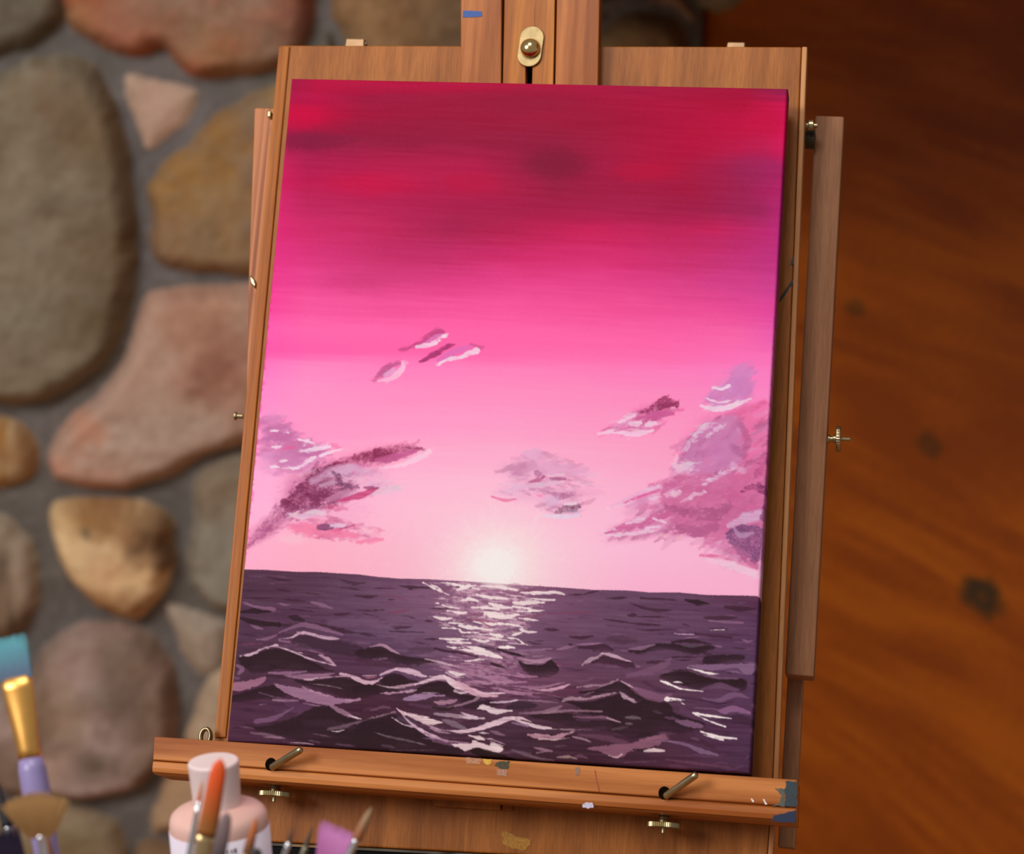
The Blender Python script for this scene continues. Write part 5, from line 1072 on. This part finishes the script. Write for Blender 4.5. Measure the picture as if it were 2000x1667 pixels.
b = MB(); b.turn([(0, br_ * .93), (.002, br_), (sh - .011, br_), (sh - .0085, br_ * .995), (sh - .0065, br_ * .98), (sh - .0045, br_ * .945), (sh - .0030, br_ * .88), (sh - .0018, br_ * .78), (sh - .0008, br_ * .64), (sh - .0001, br_ * .5), (sh, br_ * .46)], None, 64); b.build('bottle_body', pinkp, bot, BFm, smooth=True)
lab = MB(); lab.turn([(.012, br_ + .00025), (sh - .0118, br_ + .00025)], None, 64); lo = lab.build('label', labm, bot, BFm, smooth=True)
cd = (CAMM.translation - foot); cd.z = 0; cd = BFm.to_3x3().inverted() @ cd.normalized(); a0_ = math.atan2(cd.y, cd.x)
inkm = plain('grey_label_ink', s2l((110, 96, 100)), .6)
# small grey printed marks, unreadable in the photo
r_ = random.Random(3); b = MB()
for row, (zz, k0, k1) in enumerate(((sh - .0165, 5, 10), (sh - .0245, 4, 13), (sh - .031, 4, 12))):
    for k in range(k0, k1):
        if r_.random() < .25: continue
        a = a0_ + (k - 5) * .075; hh = r_.uniform(.0008, .0018); rr = br_ + .0004; da = r_.uniform(.012, .03)
        b.add([(rr * math.cos(a - da), rr * math.sin(a - da), zz - hh), (rr * math.cos(a + da), rr * math.sin(a + da), zz - hh), (rr * math.cos(a + da), rr * math.sin(a + da), zz + hh), (rr * math.cos(a - da), rr * math.sin(a - da), zz + hh)], [(0, 1, 2, 3)])
b.build('label_print', inkm, lo, BFm)
# jar
jm = at(285, 2110, 1.19); jar_r = .054
jb = Vector((jm.x, jm.y, TABLE_Z))
jar = empty('brush_jar', jb); tag(jar, 'glass jar below the brushes that stand in front of the easel', 'jar')
gm, nt, bs = new_mat('jar_glass'); bs.inputs['Transmission Weight'].default_value = 1; bs.inputs['Roughness'].default_value = .03; bs.inputs['Base Color'].default_value = (.9, .95, .95, 1)
jh = jm.z - TABLE_Z
b = MB(); b.turn([(0, jar_r * .9), (.002, jar_r), (jh * .8, jar_r), (jh, jar_r * .96), (jh, jar_r * .90), (jh * .8, jar_r * .93), (.005, jar_r * .93), (.004, .001)], None, 48); b.build('jar_body', gm, jar, Matrix.Translation(jb), smooth=False)
# brushes
silver = plain('silver_ferrule', (.78, .78, .80), .22, 1.0, .05, 200); gold = plain('gold_ferrule', (.95, .50, .13), .36, 1.0, .05, 200)
def bristle_mat(name, c_tip, c_base, z0, z1):
    m, nt, bs = new_mat(name); tc = nt.nodes.new('ShaderNodeTexCoord'); sp = nt.nodes.new('ShaderNodeSeparateXYZ'); mr = nt.nodes.new('ShaderNodeMapRange')
    nt.links.new(tc.outputs['Object'], sp.inputs[0]); nt.links.new(sp.outputs[2], mr.inputs[0]); mr.inputs[1].default_value = z0; mr.inputs[2].default_value = z1
    mp = nt.nodes.new('ShaderNodeMapping'); mp.inputs['Scale'].default_value = (1800, 1800, 60); n = nt.nodes.new('ShaderNodeTexNoise'); n.inputs['Scale'].default_value = 1
    nt.links.new(tc.outputs['Object'], mp.inputs[0]); nt.links.new(mp.outputs[0], n.inputs['Vector'])
    ad = nt.nodes.new('ShaderNodeMath'); ad.operation = 'MULTIPLY_ADD'; ad.inputs[1].default_value = .5; nt.links.new(n.outputs[0], ad.inputs[0]); 
    sb = nt.nodes.new('ShaderNodeMath'); sb.operation = 'SUBTRACT'; sb.inputs[1].default_value = .25; nt.links.new(mr.outputs[0], ad.inputs[2]); nt.links.new(ad.outputs[0], sb.inputs[0])
    r = nt.nodes.new('ShaderNodeValToRGB'); r.color_ramp.elements[0].color = s2l(c_base) + (1,); r.color_ramp.elements[1].color = s2l(c_tip) + (1,); r.color_ramp.elements[0].position = .1; r.color_ramp.elements[1].position = .75
    nt.links.new(sb.outputs[0], r.inputs[0]); nt.links.new(r.outputs[0], bs.inputs['Base Color']); bs.inputs['Roughness'].default_value = .6
    return m
JAR_IN = Vector((jb.x, jb.y, TABLE_Z + .012))
def brush(name, label, tip, ftop, fbot, z, wt, wb, fw0, fw1, tipcol, basecol, fer, hcol, hw, style='round', group=None, thick=.45, end=None, hmul=1.3):
    """tip / ferrule top / ferrule bottom are sight-line pixels at distance z; widths in pixels"""
    mm = z / FPX; Tp, Ft, Fb = at(*tip, z), at(*ftop, z), at(*fbot, z)
    foot_ = end if end is not None else JAR_IN
    # the brush is straight: ferrule line continued down into the jar
    axis = (Tp - foot_).normalized()
    foot_ = Tp - axis * ((Tp.z - TABLE_Z - .007) / axis.z); Lt = (Tp - foot_).length
    fr_ = frame_from(foot_, axis, side)
    zf0 = (Ft - foot_).dot(axis); zf1 = (Fb - foot_).dot(axis)
    root = empty(name, foot_); tag(root, label, 'paintbrush', group)
    hm = plain(name + '_handle_paint', s2l(hcol), .3, 0, .05, 60, .5)
    f1, f0, h1 = fw1 * mm / 2, fw0 * mm / 2, hw * mm / 2
    tk = 1.0 if style == 'round' else thick
    b = MB(); b.turn([(0, h1 * .35), (zf1 * .3, h1 * .6), (zf1 * .7, h1 * .85), (zf1 - .018, h1), (zf1 - .004, h1 * .97), (zf1 + .002, f1 * .98)], None, 24); b.build('handle', hm, root, fr_, smooth=True)
    b = MB(); n_ = 7; prf = []
    for i_ in range(n_ + 1):
        k = i_ / n_; e = k * k * (3 - 2 * k); wx = f1 * (1 - e) + f0 * e; prf.append((zf1 + (zf0 - zf1) * k, wx, f1 * (1 - e) + f0 * tk * .8 * e if style != 'round' else wx))
        if i_ in (1, 2) and style == 'round': prf.append((prf[-1][0] + .0006, wx * 1.1, wx * 1.1)); prf.append((prf[-1][0] + .0007, wx, wx))
    b.turn(prf, None, 32); b.build('ferrule', fer, root, fr_, smooth=True)
    w0_, w1_ = wb * mm / 2, wt * mm / 2; bm_ = bristle_mat(name + '_bristle', tipcol, basecol, zf0, Lt); b = MB()
    if style in ('flat', 'fan'):
        r_ = random.Random(len(label)); nb = 46 if style == 'flat' else 60
        for i_ in range(nb):          # tufts side by side
            u_ = -1 + 2 * (i_ + .5) / nb
            for d_ in (-1, 0, 1):
                xb, xt = u_ * w0_, u_ * w1_ * (1 + r_.uniform(-.05, .05)); zt = Lt * 1.0 - (Lt - zf0) * (r_.uniform(0, .12) + (.24 * u_ * u_ if style == 'fan' else 0)); yb = d_ * w0_ * .22 * (1 if style == 'flat' else .4); yt = yb * .4
                s_ = w0_ / nb * 2.2; st_ = (w1_ / nb) * 1.5
                rg = []
                for k in range(6):
                    q_ = k / 5; e_ = q_ ** (1.0 if style == 'flat' else .8); cx_, cy_, cz_ = xb + (xt - xb) * e_, yb + (yt - yb) * q_, zf0 - .001 + (zt - zf0 + .001) * q_; ss = (s_ + (st_ - s_) * q_) * (1 if k < 5 else .35)
                    rg.append([Vector((cx_ + ss * math.cos(a), cy_ + ss * math.sin(a), cz_)) for a in (0, 1.57, 3.14, 4.71)])
                b.loft(rg)
    else:
        L_ = Lt - zf0; prf = []
        for k in range(15):
            q_ = k / 14
            sh_ = {'round': (1 - q_ ** 2.2) ** .7, 'filbert': min(1, 1.0) * (1 - max(0, (q_ - .72) / .28) ** 2.4) ** .5}[style]
            wmid = w0_ * (1 - q_) + w1_ * q_; prf.append((zf0 - .001 + (L_ + .001) * q_, max(wmid * sh_, .00015), max(wmid * sh_ * (tk if style == 'filbert' else 1), .00015)))
        b.turn(prf, None, 28)
    b.build('bristles', bm_, root, fr_, smooth=style in ('round', 'filbert'))
    return root
G = 'brushes standing in the jar'
brush('flat_paintbrush', 'wide flat brush with teal paint on its bristles, gold ferrule and lavender handle', (17,1240), (26,1323), (47,1488), 1.21, 66, 62, 62, 45, (110,176,186), (108,128,152), gold, (146,132,178), 56, 'flat', None, end=at(225, 2420, 1.19))
brush('fan_paintbrush', 'fan brush with tan bristles and silver ferrule below the lavender-handled brush', (64,1544), (76,1642), (100,1700), 1.13, 136, 44, 16, 18, (196,154,100), (160,118,70), silver, (40,34,70), 20, 'fan', None, end=at(215, 2400, 1.19))
brush('round_paintbrush', 'small brush with rust-brown bristles right beside the fan brush ferrule', (88,1612), (104,1690), (116,1730), 1.16, 14, 18, 16, 16, (150,92,56), (120,72,48), silver, (50,40,40), 18, 'round', None, end=at(232, 2400, 1.17))
brush('wide_paintbrush', 'wide brush with purple-black bristles at the lower left corner of the photo', (6,1612), (50,1790), (64,1840), 1.15, 58, 62, 56, 44, (42,30,54), (14,12,22), silver, (30,28,40), 46, 'flat', None, end=at(190, 2420, 1.17))
brush('round_paintbrush', 'black tapered brush tip just entering the photo at the left edge', (-6,1520), (8,1610), (24,1680), 1.21, 8, 26, 22, 22, (22,16,26), (14,10,18), silver, (20,20,26), 24, 'round', None, end=at(205, 2410, 1.205))
brush('liner_paintbrush', 'thinnest brush, a liner with orange hair and a bright silver ferrule', (396,1522), (388,1566), (356,1740), 1.16, 8, 10, 10, 15, (206,128,50), (200,96,50), silver, (120,80,90), 16, 'round', None, end=at(240, 2400, 1.18))
brush('filbert_paintbrush', 'large filbert brush with vivid orange tip and amber bristles before the bottle', (431,1480), (399,1632), (380,1760), 1.17, 30, 40, 38, 30, (226,84,20), (150,92,34), plain('amber_ferrule', (.62, .44, .22), .3, .9), (150,110,60), 30, 'filbert', None, end=at(262, 2400, 1.2))
brush('filbert_paintbrush', 'grey-brown bristled brush right of the large orange filbert', (444,1585), (424,1690), (414,1750), 1.15, 24, 30, 26, 22, (126,104,104), (70,58,58), silver, (60,50,50), 22, 'filbert', None, end=at(280, 2400, 1.17))
brush('round_paintbrush', 'short brush with rust-orange hair at the lower right of the bottle', (501,1596), (478,1662), (462,1720), 1.18, 20, 20, 16, 14, (196,104,44), (120,76,40), plain('orange_ferrule', (.85, .36, .10), .35, .6), (190,100,50), 16, 'round', None, end=at(300, 2400, 1.19))
brush('filbert_paintbrush', 'dark bristled brush barely showing at the bottom edge by the bottle', (503,1655), (490,1700), (478,1750), 1.17, 22, 34, 24, 20, (54,44,42), (40,32,30), silver, (40,36,36), 22, 'filbert', None, end=at(310, 2400, 1.185))
brush('round_paintbrush', 'slim brush with brown hair over the black box, left of the pink brush', (574,1612), (557,1642), (520,1720), 1.20, 7, 12, 12, 12, (110,74,50), (96,66,46), silver, (80,70,64), 12, 'round', None, end=at(325, 2400, 1.21))
brush('round_paintbrush', 'slim dull green-grey brush just left of the pink brush', (612,1610), (596,1652), (575,1700), 1.22, 7, 12, 12, 12, (84,64,48), (80,70,50), plain('olive_ferrule', (.3, .28, .2), .4, .8), (60,58,46), 12, 'round', None, end=at(335, 2400, 1.22))
brush('angled_paintbrush', 'brush with wide splayed pink bristles over the black box', (668,1614), (632,1705), (610,1745), 1.20, 84, 34, 30, 26, (224,150,208), (206,118,184), silver, (160,90,140), 26, 'flat', None, end=at(345, 2400, 1.215))
brush('round_paintbrush', 'brush with orange-brown hair and white-silver ferrule crossing the pink brush', (726,1576), (690,1632), (655,1690), 1.175, 20, 21, 15, 14, (150,124,90), (150,88,50), silver, (190,170,160), 14, 'round', None, end=at(335, 2400, 1.19))
